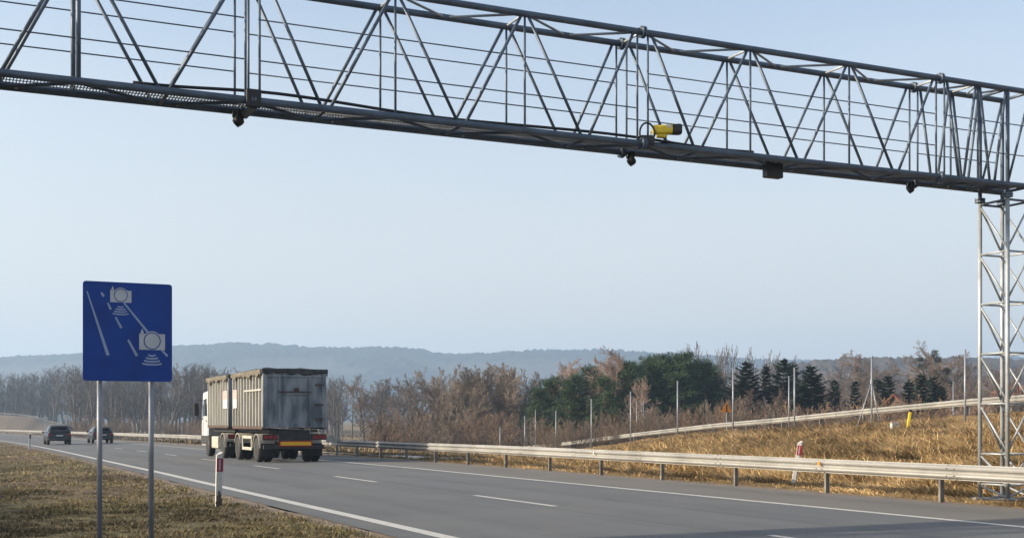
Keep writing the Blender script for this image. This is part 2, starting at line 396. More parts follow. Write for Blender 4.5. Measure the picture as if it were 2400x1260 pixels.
strip('road', 5.85, T_R+.14, -40, 415, 0, M['asphalt'], 'grey asphalt carriageway with two lanes', 'road', 8, 2, True)
strip('road_shoulder', T_R+.14, 18.0, -40, 415, 0, M['asphalt2'], 'brownish paved shoulder between edge line and guardrail', 'road shoulder', 5, 2, True)
strip('verge', 5.15, 5.9, -40, 200, -.012, M['soil'], 'bare soil strip along the left road edge', 'verge', 3, .5, wob=.3)
strip('verge', 17.95, 18.7, -40, 200, -.012, M['soil'], 'bare soil strip under the right guardrail', 'verge', 3, .5, wob=.25)
strip('edge_line', T_L-.12, T_L+.12, -40, 415, .004, M['white'], 'solid white line along the left road edge', 'road marking')
strip('edge_line', T_R-.10, T_R+.10, -40, 415, .004, M['white'], 'solid white line beside the paved shoulder', 'road marking')
# lane dashes read off the photograph
s0 = s_at(T_M, 1302); s1 = s_at(T_M, 1113); s2 = s_at(T_M, 883); per = s2-s0
for k in range(-3, 26):
    a = s0+k*per; strip('lane_dash', T_M-.07, T_M+.07, a, a+(s1-s0), .004, M['white'], 'white dash of the broken lane line', 'road marking')
# service road that leaves the ramp's foot and runs off through the field
def path_strip(name, pts, wd, m, label, cat, dz=.03):
    mb = MB(); rows = []; pp = []
    for i in range(len(pts)-1):
        for k in range(30): pp.append(Vector(pts[i]).lerp(Vector(pts[i+1]), k/30))
    for i, p in enumerate(pp):
        d = (pp[min(i+1, len(pp)-1)]-pp[max(i-1, 0)]).normalized(); n = Vector((d.y, -d.x))
        rows.append([(q.x, q.y, tz(q.x, q.y)+dz) for q in [p+n*wd*f for f in (-.5, -.25, 0, .25, .5)]])
    mb._open(rows); return tag(mb.build(name, m), label, cat, kind='structure')
rp = [pole_point(v) for v in (-40, 0, 20, 45)]
path_strip('ramp_road', [(Vector(p)+LN.xy*6.3)[:] for p in rp]+[(8.5, 118), (1.5, 140), (-16, 185), (-60, 265), (-120, 400)], 5.5, M['gravel'], 'pale ramp road behind the far guardrail', 'road', .05)
PATH = [(-12, 72), (-6, 62), (-2.6, 56.5), (-.3, 56.5), (1.2, 62), (2.2, 76), (2.6, 100), (3.4, 120)]
path_strip('path', PATH, 2.6, M['gravel'], 'pale gravel track below the guardrail', 'path', .05)

# ------------------------------------------------------------------ far hills and the wooded rise on the right
def hill(name, prof, D, depth, label, colA, colB, step, tree_h, seed, cat='hill', foot=None):
    xs = np.array([p[0] for p in prof], float); zz = EYE-(np.array([p[1] for p in prof], float)-HY)*D/FPX
    X = np.arange((xs[0]-1200)/FPX*D, (xs[-1]-1200)/FPX*D, step); Yk = np.arange(0, depth, step*1.6)
    HX, HYk = np.meshgrid(X, Yk); crest = np.interp(HX, (xs-1200)/FPX*D, zz)
    rise = np.sin(np.clip(HYk/(depth*.62), 0, 1)*math.pi/2)**1.3*np.cos(np.clip((HYk-depth*.62)/(depth*.38), 0, 1)*math.pi/2)**.6
    cr_ = np.interp(HX, (xs-1200)/FPX*D, zz)
    base = FIELD-6
    rr = np.random.default_rng(seed)
    Z = base+(crest-base-tree_h*.5)*rise+fbm(HX/170+seed, HYk/170)*14*rise*(1-rise)*2
    wood = sstep(.36, .46, fbm(HX/300+3*seed, HYk/160+1))
    wood = np.maximum(wood, sstep(.72, .9, rise)); Z = Z+rr.random(HX.shape)**1.6*tree_h*wood*(.5+fbm(HX/50, HYk/50))
    V = np.stack([HX.ravel(), (D-depth*.62+HYk).ravel(), Z.ravel()], 1)
    c = (np.array(colB)*(1-wood.ravel()[:,None])+np.array(colA)*wood.ravel()[:,None])*(.7+.6*rr.random(HX.size))[:,None]
    nx_, ny_ = len(X), len(Yk); ix = np.arange(nx_*ny_).reshape(ny_, nx_)
    Fq = np.stack([ix[:-1,:-1].ravel(), ix[:-1,1:].ravel(), ix[1:,1:].ravel(), ix[1:,:-1].ravel()], 1)
    o = np_mesh(name, V, Fq, M['blade'], c); return tag(o, label, cat, kind='structure')
hill('hill', [(-700,850),(-300,846),(0,840),(120,835),(190,831),(300,822),(400,815),(500,810),(560,806),(640,808),(720,815),(800,818),(870,816),(930,815),(985,820),(1040,831),(1100,831),(1180,826),(1280,822),(1400,822),(1500,827),(1650,835),(1800,846),(1950,850),(2150,848),(2300,840),(2500,836),(2900,850)], 2600, 900, 'long blue wooded hill ridge on the horizon', (.025,.036,.032), (.10,.09,.075), 7, 9, 1)
hill('hill', [(1560,900),(1750,868),(1880,856),(1950,846),(2050,842),(2120,840),(2190,838),(2300,842),(2420,846),(2600,855),(2900,880)], 900, 260, 'nearer grey brown wooded rise behind the right hand trees', (.09,.075,.065), (.14,.115,.09), 3.2, 6, 2)

# ------------------------------------------------------------------ grass (stuff)
def blades(name, X, Y, Hh, Wd, lean, cols, label, direction=None):
    n = len(X); Z = terrain(X, Y)-.01
    az = RNG.random(n)*2*math.pi if direction is None else direction+RNG.normal(0, .45, n)
    if direction is not None:
        stray = RNG.random(n) < .16; az = np.where(stray, RNG.random(n)*6.283, az); lean = np.where(stray, .25+.7*RNG.random(n), lean); Hh = np.where(stray, Hh*.75, Hh)
    face = RNG.random(n)*math.pi*2
    fx, fy = np.cos(face)*Wd/2, np.sin(face)*Wd/2
    lx, ly = np.cos(az)*lean*Hh, np.sin(az)*lean*Hh
    up = Hh*np.sqrt(np.clip(1-lean**2, .06, 1))
    A = np.stack([X-fx, Y-fy, Z], 1); B = np.stack([X+fx, Y+fy, Z], 1)
    Cc = np.stack([X+lx*.35+fx*.8, Y+ly*.35+fy*.8, Z+up*.62], 1); D = np.stack([X+lx*.35-fx*.8, Y+ly*.35-fy*.8, Z+up*.62], 1)
    E = np.stack([X+lx, Y+ly, Z+up], 1)
    V = np.stack([A, B, Cc, D, E], 1).reshape(-1, 3); i = np.arange(n)*5
    Fq = np.concatenate([np.stack([i, i+1, i+2], 1), np.stack([i, i+2, i+3], 1), np.stack([i+3, i+2, i+4], 1)])
    o = np_mesh(name, V, Fq, M['blade'], np.repeat(cols, 5, 0)); return tag(o, label, 'grass', kind='stuff')
def cone_sample(n, y0, y1, x0, x1, pw):
    r = RNG.random(n); Y = (y0**(1-pw)+(y1**(1-pw)-y0**(1-pw))*r)**(1/(1-pw)); X = (x0+(x1-x0)*RNG.random(n))*Y; return X, Y
# left verge: short dead grass in tufts
X, Y = cone_sample(620000, 13.0, 110, -.50, .12, 1.9); T, S = ts_of(X, Y)
d = fbm(X/.45, Y/.45, 3); big = fbm(X/3.2+7, Y/3.2); edge = sstep(5.75, 4.6, T+(vnoise(X*1.4, Y*1.4)-.5)*1.2)
k = (T < 5.6) & (RNG.random(len(X)) < (.10+.8*sstep(.35, .62, d)+.5*sstep(.38, .55, big))*(.10+.9*edge)); X, Y, T, d, big = X[k], Y[k], T[k], d[k], big[k]; n = len(X)
pal = np.array([[.40,.315,.18],[.31,.235,.135],[.21,.155,.095],[.19,.18,.07],[.48,.41,.26]])
p = RNG.random(n); g_ = sstep(.42, .6, big); ci = np.where(p < .24, 0, np.where(p < .46, 1, np.where(p < .66, 2, np.where(p < .66+.30*g_*sstep(44,26,Y), 3, np.where(p < .92, 1, 4)))))
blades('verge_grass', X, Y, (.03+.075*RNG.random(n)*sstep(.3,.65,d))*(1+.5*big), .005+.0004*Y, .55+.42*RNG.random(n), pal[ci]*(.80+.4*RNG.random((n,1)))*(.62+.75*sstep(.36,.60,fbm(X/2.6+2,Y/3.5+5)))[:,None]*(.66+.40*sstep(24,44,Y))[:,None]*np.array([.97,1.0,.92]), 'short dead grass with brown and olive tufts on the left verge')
G0 = P(19.75, 18.45)
# right bank: long matted golden grass lying down the slope
X, Y = cone_sample(720000, 17.0, 150, -.12, .52, 1.75); T, S = ts_of(X, Y)
u_b = (X-L0.x)*LN.x+(Y-L0.y)*LN.y; vv = (X-L0.x)*LD.x+(Y-L0.y)*LD.y
cl_ = fbm(X/.9+T*.3, Y/.9, 3); big = fbm(X/4+3, Y/4)
pd = np.full(len(X), 99.0)
for (ax_, ay_), (bx2, by2) in zip(PATH, PATH[1:]):
    vx, vy = bx2-ax_, by2-ay_; tt = np.clip(((X-ax_)*vx+(Y-ay_)*vy)/(vx*vx+vy*vy), 0, 1); pd = np.minimum(pd, np.hypot(X-ax_-tt*vx, Y-ay_-tt*vy))
tw_ = np.hypot(X-(G0[0]), Y-(G0[1]))
k = (T > 18.45) & (RNG.random(len(X)) < sstep(.55, 1.7, tw_)) & (pd > 1.35+.5*cl_) & (u_b < 1.8) & (vv < 62+6*vnoise(X*.3,Y*.1)) & (RNG.random(len(X)) < (.25+1.0*sstep(.33, .58, cl_))*(.12+.88*sstep(18.4, 19.7, T))); X, Y, T, u_b, cl_, big = X[k], Y[k], T[k], u_b[k], cl_[k], big[k]; n = len(X)
pal = np.array([[.49,.375,.205],[.42,.31,.16],[.31,.22,.11],[.22,.155,.085],[.58,.48,.31],[.30,.26,.13]])
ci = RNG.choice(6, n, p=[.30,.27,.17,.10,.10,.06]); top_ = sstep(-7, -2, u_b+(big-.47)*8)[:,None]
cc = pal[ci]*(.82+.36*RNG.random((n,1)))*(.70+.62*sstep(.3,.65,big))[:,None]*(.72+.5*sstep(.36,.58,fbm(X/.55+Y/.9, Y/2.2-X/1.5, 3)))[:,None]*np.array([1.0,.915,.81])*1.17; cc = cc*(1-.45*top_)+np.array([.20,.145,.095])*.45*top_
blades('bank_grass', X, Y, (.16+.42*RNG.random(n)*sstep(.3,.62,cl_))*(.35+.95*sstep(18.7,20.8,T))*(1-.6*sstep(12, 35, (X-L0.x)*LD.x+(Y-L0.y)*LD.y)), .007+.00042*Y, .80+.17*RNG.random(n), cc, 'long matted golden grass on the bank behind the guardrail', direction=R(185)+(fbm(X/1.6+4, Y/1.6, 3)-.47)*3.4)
# field stubble further off
X, Y = cone_sample(110000, 60, 330, -.46, .02, 1.6); T, S = ts_of(X, Y)
k = (T > 19.5) & (RNG.random(len(X)) < .2+1.2*sstep(.4, .6, fbm(X/5, Y/3))); X, Y = X[k], Y[k]; n = len(X)
blades('field_grass', X, Y, .15+.5*RNG.random(n)*fbm(X/9, Y/9), .05+.0006*Y, .3+.5*RNG.random(n), np.array([.25,.19,.115])*(.6+.7*RNG.random((n,1))), 'pale dead grass of the field beyond the road')

# ------------------------------------------------------------------ guardrails
def wbeam(z_top, side):      # W profile seen along the rail: (offset across, height)
    h = [0,.018,.05,.075,.10,.125,.155,.185,.21,.235,.26,.292,.31]; o = [.070,.068,.018,0,.008,.055,.075,.055,.008,0,.018,.068,.070]
    return [(side*(a-.0), z_top-b) for a, b in zip(o, h)]
def guard_beam(fn, ss, z_top, side, parent):
    mb = MB(); rows = []
    for s in ss: rows.append([fn(o, s, z) for o, z in wbeam(z_top, side)])
    mb._open(rows); o = mb.build('beam', M['rail'], parent, False)
    sd = o.modifiers.new('thickness', 'SOLIDIFY'); sd.thickness = .006; return o
gr = thing('guardrail', 'long galvanised guardrail between the paved shoulder and the golden bank', 'guardrail', P(T_G, 18.8))
gi = Vector(gr.location)
def gfn(o, s, z): p = P(T_G+o, s, z); return (p[0]-gi.x, p[1]-gi.y, p[2]-gi.z)
guard_beam(gfn, np.concatenate([np.arange(4, 120, 1.0), np.arange(120, 400, 5.0)]), .76, 1, gr)
post_me = None
for k, s in enumerate([18.9+3.52*i for i in range(-4, 62)]):
    mb = MB(); th = heading(s); Mx = Matrix.Translation(Vector(gfn(.15, s, .30))) @ Matrix.Rotation(th, 4, 'Z')
    mb.box((0, 0, .02), (.10, .055, .72), Mx); mb.box((-.055, 0, .30), (.03, .05, .14), Mx)      # C post with its spacer
    mb.build('post', M['railpost'], gr)
for s in np.arange(6.5, 122, 4.0):                     # lapped joints with their bolt heads
    mb = MB(); mb._open([[gfn(o-.006, q_, z) for o, z in wbeam(.761, 1)] for q_ in (s-.16, s, s+.16)])
    for zo, of in ((.735, .062), (.68, 0), (.535, 0), (.47, .062)):
        for q_ in (s-.1, s+.1): p = gfn(of-.012, q_, zo); mb.box(p, (.024, .024, .024))
    mb.build('splice_joint', M['railsplice'], gr, False)
for px in (1922, 930, 1393):
    s = s_at(T_G, px); mb = MB(); mb.box((0,0,0), (.02, .07, .09), Matrix.Translation(Vector(gfn(-.01, s+.02, .66))) @ Matrix.Rotation(heading(s), 4, 'Z')); mb.build('reflector', M['orange'] if px == 1922 else M['white_plastic'], gr)

# ramp guardrail: points read from the photograph (column, row of the top, depth)
RQ = []
for px in np.arange(1165, 2690, 12.0):
    Yd = ramp_depth(px); zt = EYE-(np.interp(px, [a for a, b in RP], [b for a, b in RP])-HY)*Yd/FPX; RQ.append(((px-1200)/FPX*Yd, Yd, zt))
r2 = thing('guardrail', 'pale guardrail climbing along the ramp above the golden bank', 'guardrail', (RQ[60][0], RQ[60][1], RQ[60][2]-.76)); r2i = Vector(r2.location)
mb = MB(); mb._open([[(x-r2i.x+LN.x*o, y-r2i.y+LN.y*o, z-b-r2i.z) for o, b in [(p_[0], -p_[1]) for p_ in wbeam(0, 1)]] for x, y, z in RQ])
o = mb.build('beam', M['rail'], r2); sd = o.modifiers.new('thickness', 'SOLIDIFY'); sd.thickness = .006
for px in (1210,1250,1290,1333,1381,1430,1483,1543,1604,1671,1746,1829,1918,2019,2130,2260,2420,2600):
    Yd = ramp_depth(px); x = (px-1200)/FPX*Yd; zt = EYE-(np.interp(px, [a for a, b in RP], [b for a, b in RP])-HY)*Yd/FPX; zg = zt-1.15
    mb = MB(); mb.box((0,0,0), (.14,.09,zt-.03-zg), Matrix.Translation((x+LN.x*.15-r2i.x, y_ if False else Yd+LN.y*.15-r2i.y, (zt-.03+zg)/2-r2i.z)) @ Matrix.Rotation(R(16), 4, 'Z')); mb.build('post', M['railpost'], r2)

# ------------------------------------------------------------------ steel gantry
GS, GB = 18.25, .72                      # near face, depth of truss
th0 = R(25.1); nv = Vector((math.cos(th0), math.sin(th0), 0)); dv = Vector((-math.sin(th0), math.cos(th0), 0))
def G(t, s, z): return nv*t+dv*s+Vector((0, 0, z))
GT0, GT1 = 19.52, 19.52+.62              # tower legs
ZB, ZT = 6.36, 8.27
gan = thing('sensor_gantry', 'grey lattice steel gantry spanning the road on a square tower', 'gantry', G((GT0+GT1)/2, GS+GB/2, 0))
go = Vector(gan.location)
def mem(name, pts, r, m, parent, n=8):
    mb = MB(); mb.tube([Vector(p)-go for p in pts], r, n); mb.sm = True; o = mb.build(name, m, parent); return o
# the big members first: four chords are the beam's body
LEFT = -19.0
def holder(name): return None
mbb = MB()
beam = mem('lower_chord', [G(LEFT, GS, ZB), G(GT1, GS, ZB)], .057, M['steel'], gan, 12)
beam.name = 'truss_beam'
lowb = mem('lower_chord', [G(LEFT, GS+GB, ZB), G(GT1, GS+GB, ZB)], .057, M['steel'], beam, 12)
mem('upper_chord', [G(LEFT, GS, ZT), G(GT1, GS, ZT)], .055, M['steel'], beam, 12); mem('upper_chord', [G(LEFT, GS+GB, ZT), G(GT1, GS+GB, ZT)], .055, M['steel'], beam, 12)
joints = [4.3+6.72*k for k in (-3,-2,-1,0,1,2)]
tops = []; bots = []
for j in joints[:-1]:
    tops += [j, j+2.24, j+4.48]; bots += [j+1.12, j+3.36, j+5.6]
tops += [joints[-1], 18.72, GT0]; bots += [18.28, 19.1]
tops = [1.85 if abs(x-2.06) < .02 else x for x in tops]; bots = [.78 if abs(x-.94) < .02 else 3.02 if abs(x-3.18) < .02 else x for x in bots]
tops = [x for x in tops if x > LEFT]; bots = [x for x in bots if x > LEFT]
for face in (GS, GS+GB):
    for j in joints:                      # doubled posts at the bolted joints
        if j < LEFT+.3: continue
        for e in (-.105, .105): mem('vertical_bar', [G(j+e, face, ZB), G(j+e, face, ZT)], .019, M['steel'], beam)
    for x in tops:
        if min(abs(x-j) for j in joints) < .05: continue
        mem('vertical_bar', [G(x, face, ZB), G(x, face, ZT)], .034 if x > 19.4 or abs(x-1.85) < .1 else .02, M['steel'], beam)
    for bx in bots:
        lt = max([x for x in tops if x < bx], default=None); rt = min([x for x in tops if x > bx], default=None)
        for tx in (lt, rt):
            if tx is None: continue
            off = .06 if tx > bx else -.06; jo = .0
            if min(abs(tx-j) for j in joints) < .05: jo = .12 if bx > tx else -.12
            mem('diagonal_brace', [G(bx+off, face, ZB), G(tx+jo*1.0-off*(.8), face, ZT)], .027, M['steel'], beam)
# plan bracing, top and bottom, end frames, walkway
allx = sorted(tops)
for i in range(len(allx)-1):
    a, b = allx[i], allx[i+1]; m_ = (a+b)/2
    mem('top_brace', [G(a, GS, ZT), G(m_, GS+GB, ZT), G(b, GS, ZT)], .022, M['steel_sunlit'], beam)
    mem('top_brace', [G(a, GS, ZT+.005), G(a, GS+GB, ZT+.005)], .02, M['steel_sunlit'], beam)
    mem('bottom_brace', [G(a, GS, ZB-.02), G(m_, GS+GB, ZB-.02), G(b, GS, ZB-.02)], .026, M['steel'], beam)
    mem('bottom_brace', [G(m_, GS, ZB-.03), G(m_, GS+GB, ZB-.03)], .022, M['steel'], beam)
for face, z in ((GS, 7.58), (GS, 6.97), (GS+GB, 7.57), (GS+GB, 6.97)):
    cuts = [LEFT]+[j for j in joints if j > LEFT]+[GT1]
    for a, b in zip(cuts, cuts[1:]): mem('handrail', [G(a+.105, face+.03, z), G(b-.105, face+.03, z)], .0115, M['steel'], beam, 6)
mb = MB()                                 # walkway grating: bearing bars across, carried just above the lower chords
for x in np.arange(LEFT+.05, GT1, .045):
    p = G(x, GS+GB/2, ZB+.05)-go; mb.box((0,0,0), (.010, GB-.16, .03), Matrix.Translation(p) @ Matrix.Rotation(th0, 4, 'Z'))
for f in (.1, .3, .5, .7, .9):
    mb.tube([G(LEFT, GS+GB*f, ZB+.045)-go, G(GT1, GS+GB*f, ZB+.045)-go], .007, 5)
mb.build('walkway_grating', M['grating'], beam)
for j in joints:                          # flanged joints on each chord
    if j < LEFT+.3: continue
    for f, z in ((GS, ZB), (GS+GB, ZB), (GS, ZT), (GS+GB, ZT)):
        mb = MB()
        for e in (-.022, .022):
            mb.lathe([(-.012+e, .0), (-.012+e, .105), (.012+e, .105), (.012+e, .0)], 'x', (0,0,0), 16)
        for a in range(6):
            mb.tube([(-.06, .085*math.cos(a*1.047), .085*math.sin(a*1.047)), (.06, .085*math.cos(a*1.047), .085*math.sin(a*1.047))], .011, 6)
        o = mb.build('joint_flange', M['steel'], beam); o.location = G(j, f, z)-go; o.rotation_euler = (0, 0, th0)
for i, x in enumerate(bots):
    if x < 0: continue
    mb = MB(); mb.box((0,0,0), (.035,.03,.04)); o = mb.build('clamp_bolt', M['white_plastic'], beam); o.location = G(x+.3, GS+GB-.068, ZB-.012)-go
# tower
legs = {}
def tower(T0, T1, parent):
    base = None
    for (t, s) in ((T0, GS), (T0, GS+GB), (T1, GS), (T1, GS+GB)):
        gz = tz(*G(t, s, 0)[:2]); o = mem('leg', [G(t, s, gz-.05), G(t, s, ZB-.22)], .042, M['steel_sunlit'], parent, 12)
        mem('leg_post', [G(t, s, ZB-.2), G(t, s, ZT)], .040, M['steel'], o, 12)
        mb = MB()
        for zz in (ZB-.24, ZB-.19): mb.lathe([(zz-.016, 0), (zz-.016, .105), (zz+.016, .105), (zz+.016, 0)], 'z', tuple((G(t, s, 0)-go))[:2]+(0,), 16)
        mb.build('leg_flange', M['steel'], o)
        mb = MB(); q = G(t, s, gz+.0)-go; mb.box((q.x, q.y, q.z+.02), (.28,.28,.03)); bevel(mb.build('base_plate', M['steel_sunlit'], o), .004)
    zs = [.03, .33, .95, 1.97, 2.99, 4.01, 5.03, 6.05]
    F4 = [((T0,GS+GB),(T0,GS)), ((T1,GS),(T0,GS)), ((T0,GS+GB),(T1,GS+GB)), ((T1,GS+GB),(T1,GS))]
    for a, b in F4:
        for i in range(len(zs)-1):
            mem('tower_brace', [G(*a, zs[i+1]-.03), G(*b, zs[i]+.05)], .021, M['steel_sunlit'], parent)
            mem('tower_strut', [G(*a, zs[i]), G(*b, zs[i])], .02, M['steel_sunlit'], parent)
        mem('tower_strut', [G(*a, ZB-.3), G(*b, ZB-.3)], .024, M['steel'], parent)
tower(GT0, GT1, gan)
# end frame over the tower
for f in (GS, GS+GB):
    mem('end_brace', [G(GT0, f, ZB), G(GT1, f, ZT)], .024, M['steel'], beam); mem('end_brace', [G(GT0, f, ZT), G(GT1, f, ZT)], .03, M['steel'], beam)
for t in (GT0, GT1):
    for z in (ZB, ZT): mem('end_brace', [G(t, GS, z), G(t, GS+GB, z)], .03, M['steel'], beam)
tw2 = mem('support_column', [G(LEFT+.3, GS+GB/2, -.1), G(LEFT+.3, GS+GB/2, ZB)], .14, M['steel_sunlit'], gan, 16)
# thick black cable lying along the walkway
pts = [G(x, GS+.10+.02*math.sin(x*2.1), ZB+.11+.025*math.sin(x*1.3+1)+.05*math.exp(-((x-4.2)/1.1)**2)) for x in np.arange(2.6, 13.6, .3)]
mb = MB(); mb.tube(pts, .024, 8); o = mb.build('cable_bundle', M['black'], None, True); tag(o, 'thick black cable bundle lying along the lower edge of the gantry', 'cable')

# ------------------------------------------------------------------ devices on the gantry
c0 = G(11.40, GS-.02, ZB+.06)
yc = thing('traffic_camera', 'yellow traffic camera with black hood standing on the gantry', 'camera', c0, R(6))
mb = MB()
def rrect(x, w, h, zc, k=.28, n=4):
    r = min(w, h)*k; out = []
    for cx, cz, a0 in ((w/2-r, h/2-r, 0), (-w/2+r, h/2-r, 90), (-w/2+r, -h/2+r, 180), (w/2-r, -h/2+r, 270)):
        for i in range(n+1): a = R(a0+90*i/n); out.append((x, cx+r*math.cos(a), zc+cz+r*math.sin(a)))
    return out
mb.skin([rrect(-.17,.10,.10,.215), rrect(-.155,.15,.15,.21), rrect(-.02,.16,.165,.205), rrect(.11,.165,.16,.215), rrect(.17,.17,.165,.22)])
bevel(mb.build('camera_body', M['yellow'], yc), .006)
mb = MB(); mb.skin([rrect(.165,.175,.17,.22), rrect(.30,.19,.18,.225), rrect(.335,.165,.16,.225)]); h_ = mb.build('camera_hood', M['black'], yc)
mb = MB(); mb.lathe([(.336,0),(.336,.055),(.342,.055),(.342,0)], 'x', (0,0,.225), 20); mb.build('lens', M['glass'], h_)
mb = MB(); mb.box((.045, -.0, .275), (.08,.172,.045), Matrix.Translation((0,0,0)) @ Matrix.Rotation(R(12), 4, 'Y')); mb.build('label_band', M['banner_w'], yc)
mb = MB(); mb.skin([rrect(-.10,.08,.09,.12), rrect(.03,.10,.11,.12), rrect(.08,.07,.07,.125)]); mb.build('mount_head', M['yellow'], yc)
mb = MB(); mb.tube([(.05,0,0),(.05,0,.11)], .028, 10); mb.box((.05,0,.01), (.14,.12,.02)); mb.build('mount_bracket', M['black'], yc)
lp = thing('cable_loop', 'black cable loop curling up beside the yellow traffic camera', 'cable', c0-nv*.30, R(6))
mb = MB(); mb.tube([(.13*math.cos(a), .02*math.sin(a*2), .14+.16*math.sin(a)) for a in np.linspace(R(-40), R(215), 24)], .017, 8); mb.build('loop_cable', M['black'], lp, True)
mb = MB(); mb.box((0,0,.0), (.24,.12,.16)); mb.box((-.02,0,-.10), (.13,.10,.10)); bevel(mb.build('junction_box', M['black'], lp), .01)
mb = MB(); mb.tube([(.06,0,.06),(.07,0,.16)], .012, 6); mb.build('cable_tie', M['yellow'], lp)
def hung_lamp(t, label, sc=1.0):
    L = thing('infrared_lamp', label, 'lamp', G(t, GS+GB*.85, ZB-.10), th0, 'dark round devices hanging under the gantry')
    mb = MB(); mb.lathe([(-.03,.0),(-.03,.05),(.02,.10),(.08,.115),(.13,.08),(.17,.03),(.19,0)], 'z', (0,0,-.16), 16)
    o = mb.build('lamp_head', M['black'], L, True); o.rotation_euler = (R(190), 0, R(20)); o.scale = (sc,)*3; o.location = (0,0,-.19*sc)
    mb = MB(); mb.box((0,0,.02), (.05,.18,.14)); mb.box((-.06,0,.02), (.05,.05,.10)); bevel(mb.build('lamp_bracket', M['black'], L), .006)
hung_lamp(4.22, 'pointed dark device hanging under the gantry at its doubled posts high above the truck', .8)
hung_lamp(11.15, 'round dark device hanging under the gantry just left of the yellow camera', .75)
hung_lamp(17.55, 'small round dark device hanging under the gantry nearest the tower', .65)
mb = MB(); mb.box((0,0,0), (.36,.16,.27)); bx = thing('sensor_box', 'flat black sensor box clamped under the gantry right of the yellow camera', 'sensor', G(14.08, GS+GB*.6, ZB-.12), th0)
bevel(mb.build('box_casing', M['black'], bx), .012); mb = MB(); mb.tube([(-.15,0,.13),(-.15,.02,.2),(0,.02,.25),(.12,.02,.2),(.12,0,.13)], .014, 6); mb.build('clamp', M['black'], bx)
mb = MB(); mb.box((-.12,0,.2), (.06,.05,.14)); mb.box((.12,0,.2), (.06,.05,.14)); mb.build('bracket', M['black'], bx)
fl = thing('sensor_clamp', 'dark clamp assembly gripping the gantry at its joint above the pointed device', 'bracket', G(4.3, GS-.02, ZB), th0)
mb = MB(); mb.box((0,-.03,.02), (.22,.10,.26)); mb.box((0,.3,-.10), (.12,.7,.06)); bevel(mb.build('clamp_block', M['black'], fl), .01)

# ------------------------------------------------------------------ blue sign
SW, SH, SB = 1.005, 1.15, 2.075
sc_ = P(2.07, 15.0); sg = thing('road_sign', 'blue section speed control sign with two camera pictograms on two grey posts', 'road sign', (sc_[0], sc_[1], 0), th0)
def sx(px): return ((px-185)/940-.5)*SW
def sz(py): return SB+SH-(py-145)/1045*SH
mb = MB(); r = .035; ring = []
for cx, cz, a0 in ((SW/2-r, SH/2-r, 0), (-SW/2+r, SH/2-r, 90), (-SW/2+r, -SH/2+r, 180), (SW/2-r, -SH/2+r, 270)):
    for i in range(6): a = R(a0+18*i); ring.append((cx+r*math.cos(a), cz+r*math.sin(a)))
mb.skin([[(a, -.012, SB+SH/2+b) for a, b in ring], [(a, .004, SB+SH/2+b) for a, b in ring]]); pn = mb.build('sign_panel', M['blue'], sg, recalc=True)
mb = MB(); mb.skin([[(a*.985, .004, SB+SH/2+b*.985) for a, b in ring], [(a*.985, .02, SB+SH/2+b*.985) for a, b in ring]]); mb.build('panel_back', M['signback'], pn, recalc=True)
YF = -.0145
def flat(mb, poly, y=YF): mb.add([(sx(a), y, sz(b)) for a, b in poly], [tuple(range(len(poly)))])
def bar(mb, a, b, wa, wb):
    d = Vector((b[0]-a[0], b[1]-a[1])).normalized(); n = Vector((-d.y, d.x))
    flat(mb, [(a[0]+n.x*wa/2, a[1]+n.y*wa/2), (a[0]-n.x*wa/2, a[1]-n.y*wa/2), (b[0]-n.x*wb/2, b[1]-n.y*wb/2), (b[0]+n.x*wb/2, b[1]+n.y*wb/2)])
mb = MB(); bar(mb, (228,255), (445,920), 12, 34); mb.build('edge_line_symbol', M['symbol_line'], pn)
for a, b, wa, wb in (((375,262),(400,302),22,24), ((442,368),(473,437),18,24), ((522,515),(585,628),18,26), ((655,750),(748,920),22,30)):
    mb = MB(); bar(mb, a, b, wa, wb); mb.build('dash_symbol', M['symbol_line'], pn)
mb = MB(); bar(mb, (612,362), (862,662), 18, 24); mb.build('lane_line_symbol', M['symbol_line'], pn)
mb = MB(); bar(mb, (1015,852), (1075,915), 20, 24); mb.build('lane_line_symbol', M['symbol_line'], pn)
for x0, y0, x1, y1, cx, cy, rr in ((467,232,690,358,578,283,72), (772,682,1048,852,910,757,92)):
    mb = MB(); flat(mb, [(x0,y0),(x1,y0),(x1,y1),(x0,y1)], YF)
    hp = [(cx+rr*1.12*math.cos(R(a)), cy-rr*1.12*math.sin(R(a))) for a in range(15, 166, 10)]; hp = [(a, min(b, y0)) for a, b in hp]; flat(mb, hp+[(hp[-1][0], y0), (hp[0][0], y0)], YF-.0003)
    dx = (x1-x0)/223; flat(mb, [(x0+8*dx,y0-3),(x0+26*dx,y0-45*dx),(x0+42*dx,y0-3)], YF-.0003)
    sy = mb.build('camera_symbol', M['symbol'], pn)
    mb = MB(); inner = [(cx+rr*math.cos(R(a)), cy+rr*math.sin(R(a))) for a in range(0, 360, 10)]; out = [(cx+rr*.88*math.cos(R(a)), cy+rr*.88*math.sin(R(a))) for a in range(0, 360, 10)]
    n = 36; mb.add([(sx(a), YF-.0012, sz(b)) for a, b in inner+out], [(i, (i+1) % n, n+(i+1) % n, n+i) for i in range(n)]); mb.build('lens_ring', M['blue'], sy)
    k = (x1-x0)/223
    mb = MB(); yb = y1+36*k
    for i, hw in enumerate((32, 52, 68, 84)):
        yy = yb+i*25*k; q = [(cx-2+hw*k*f*1.0, yy+(1-f*f)*9*k) for f in np.linspace(-1, 1, 9)]
        flat(mb, q+[(a*1.0, b+15*k) for a, b in q[::-1]])
    mb.build('beam_symbol', M['symbol_line'], pn)
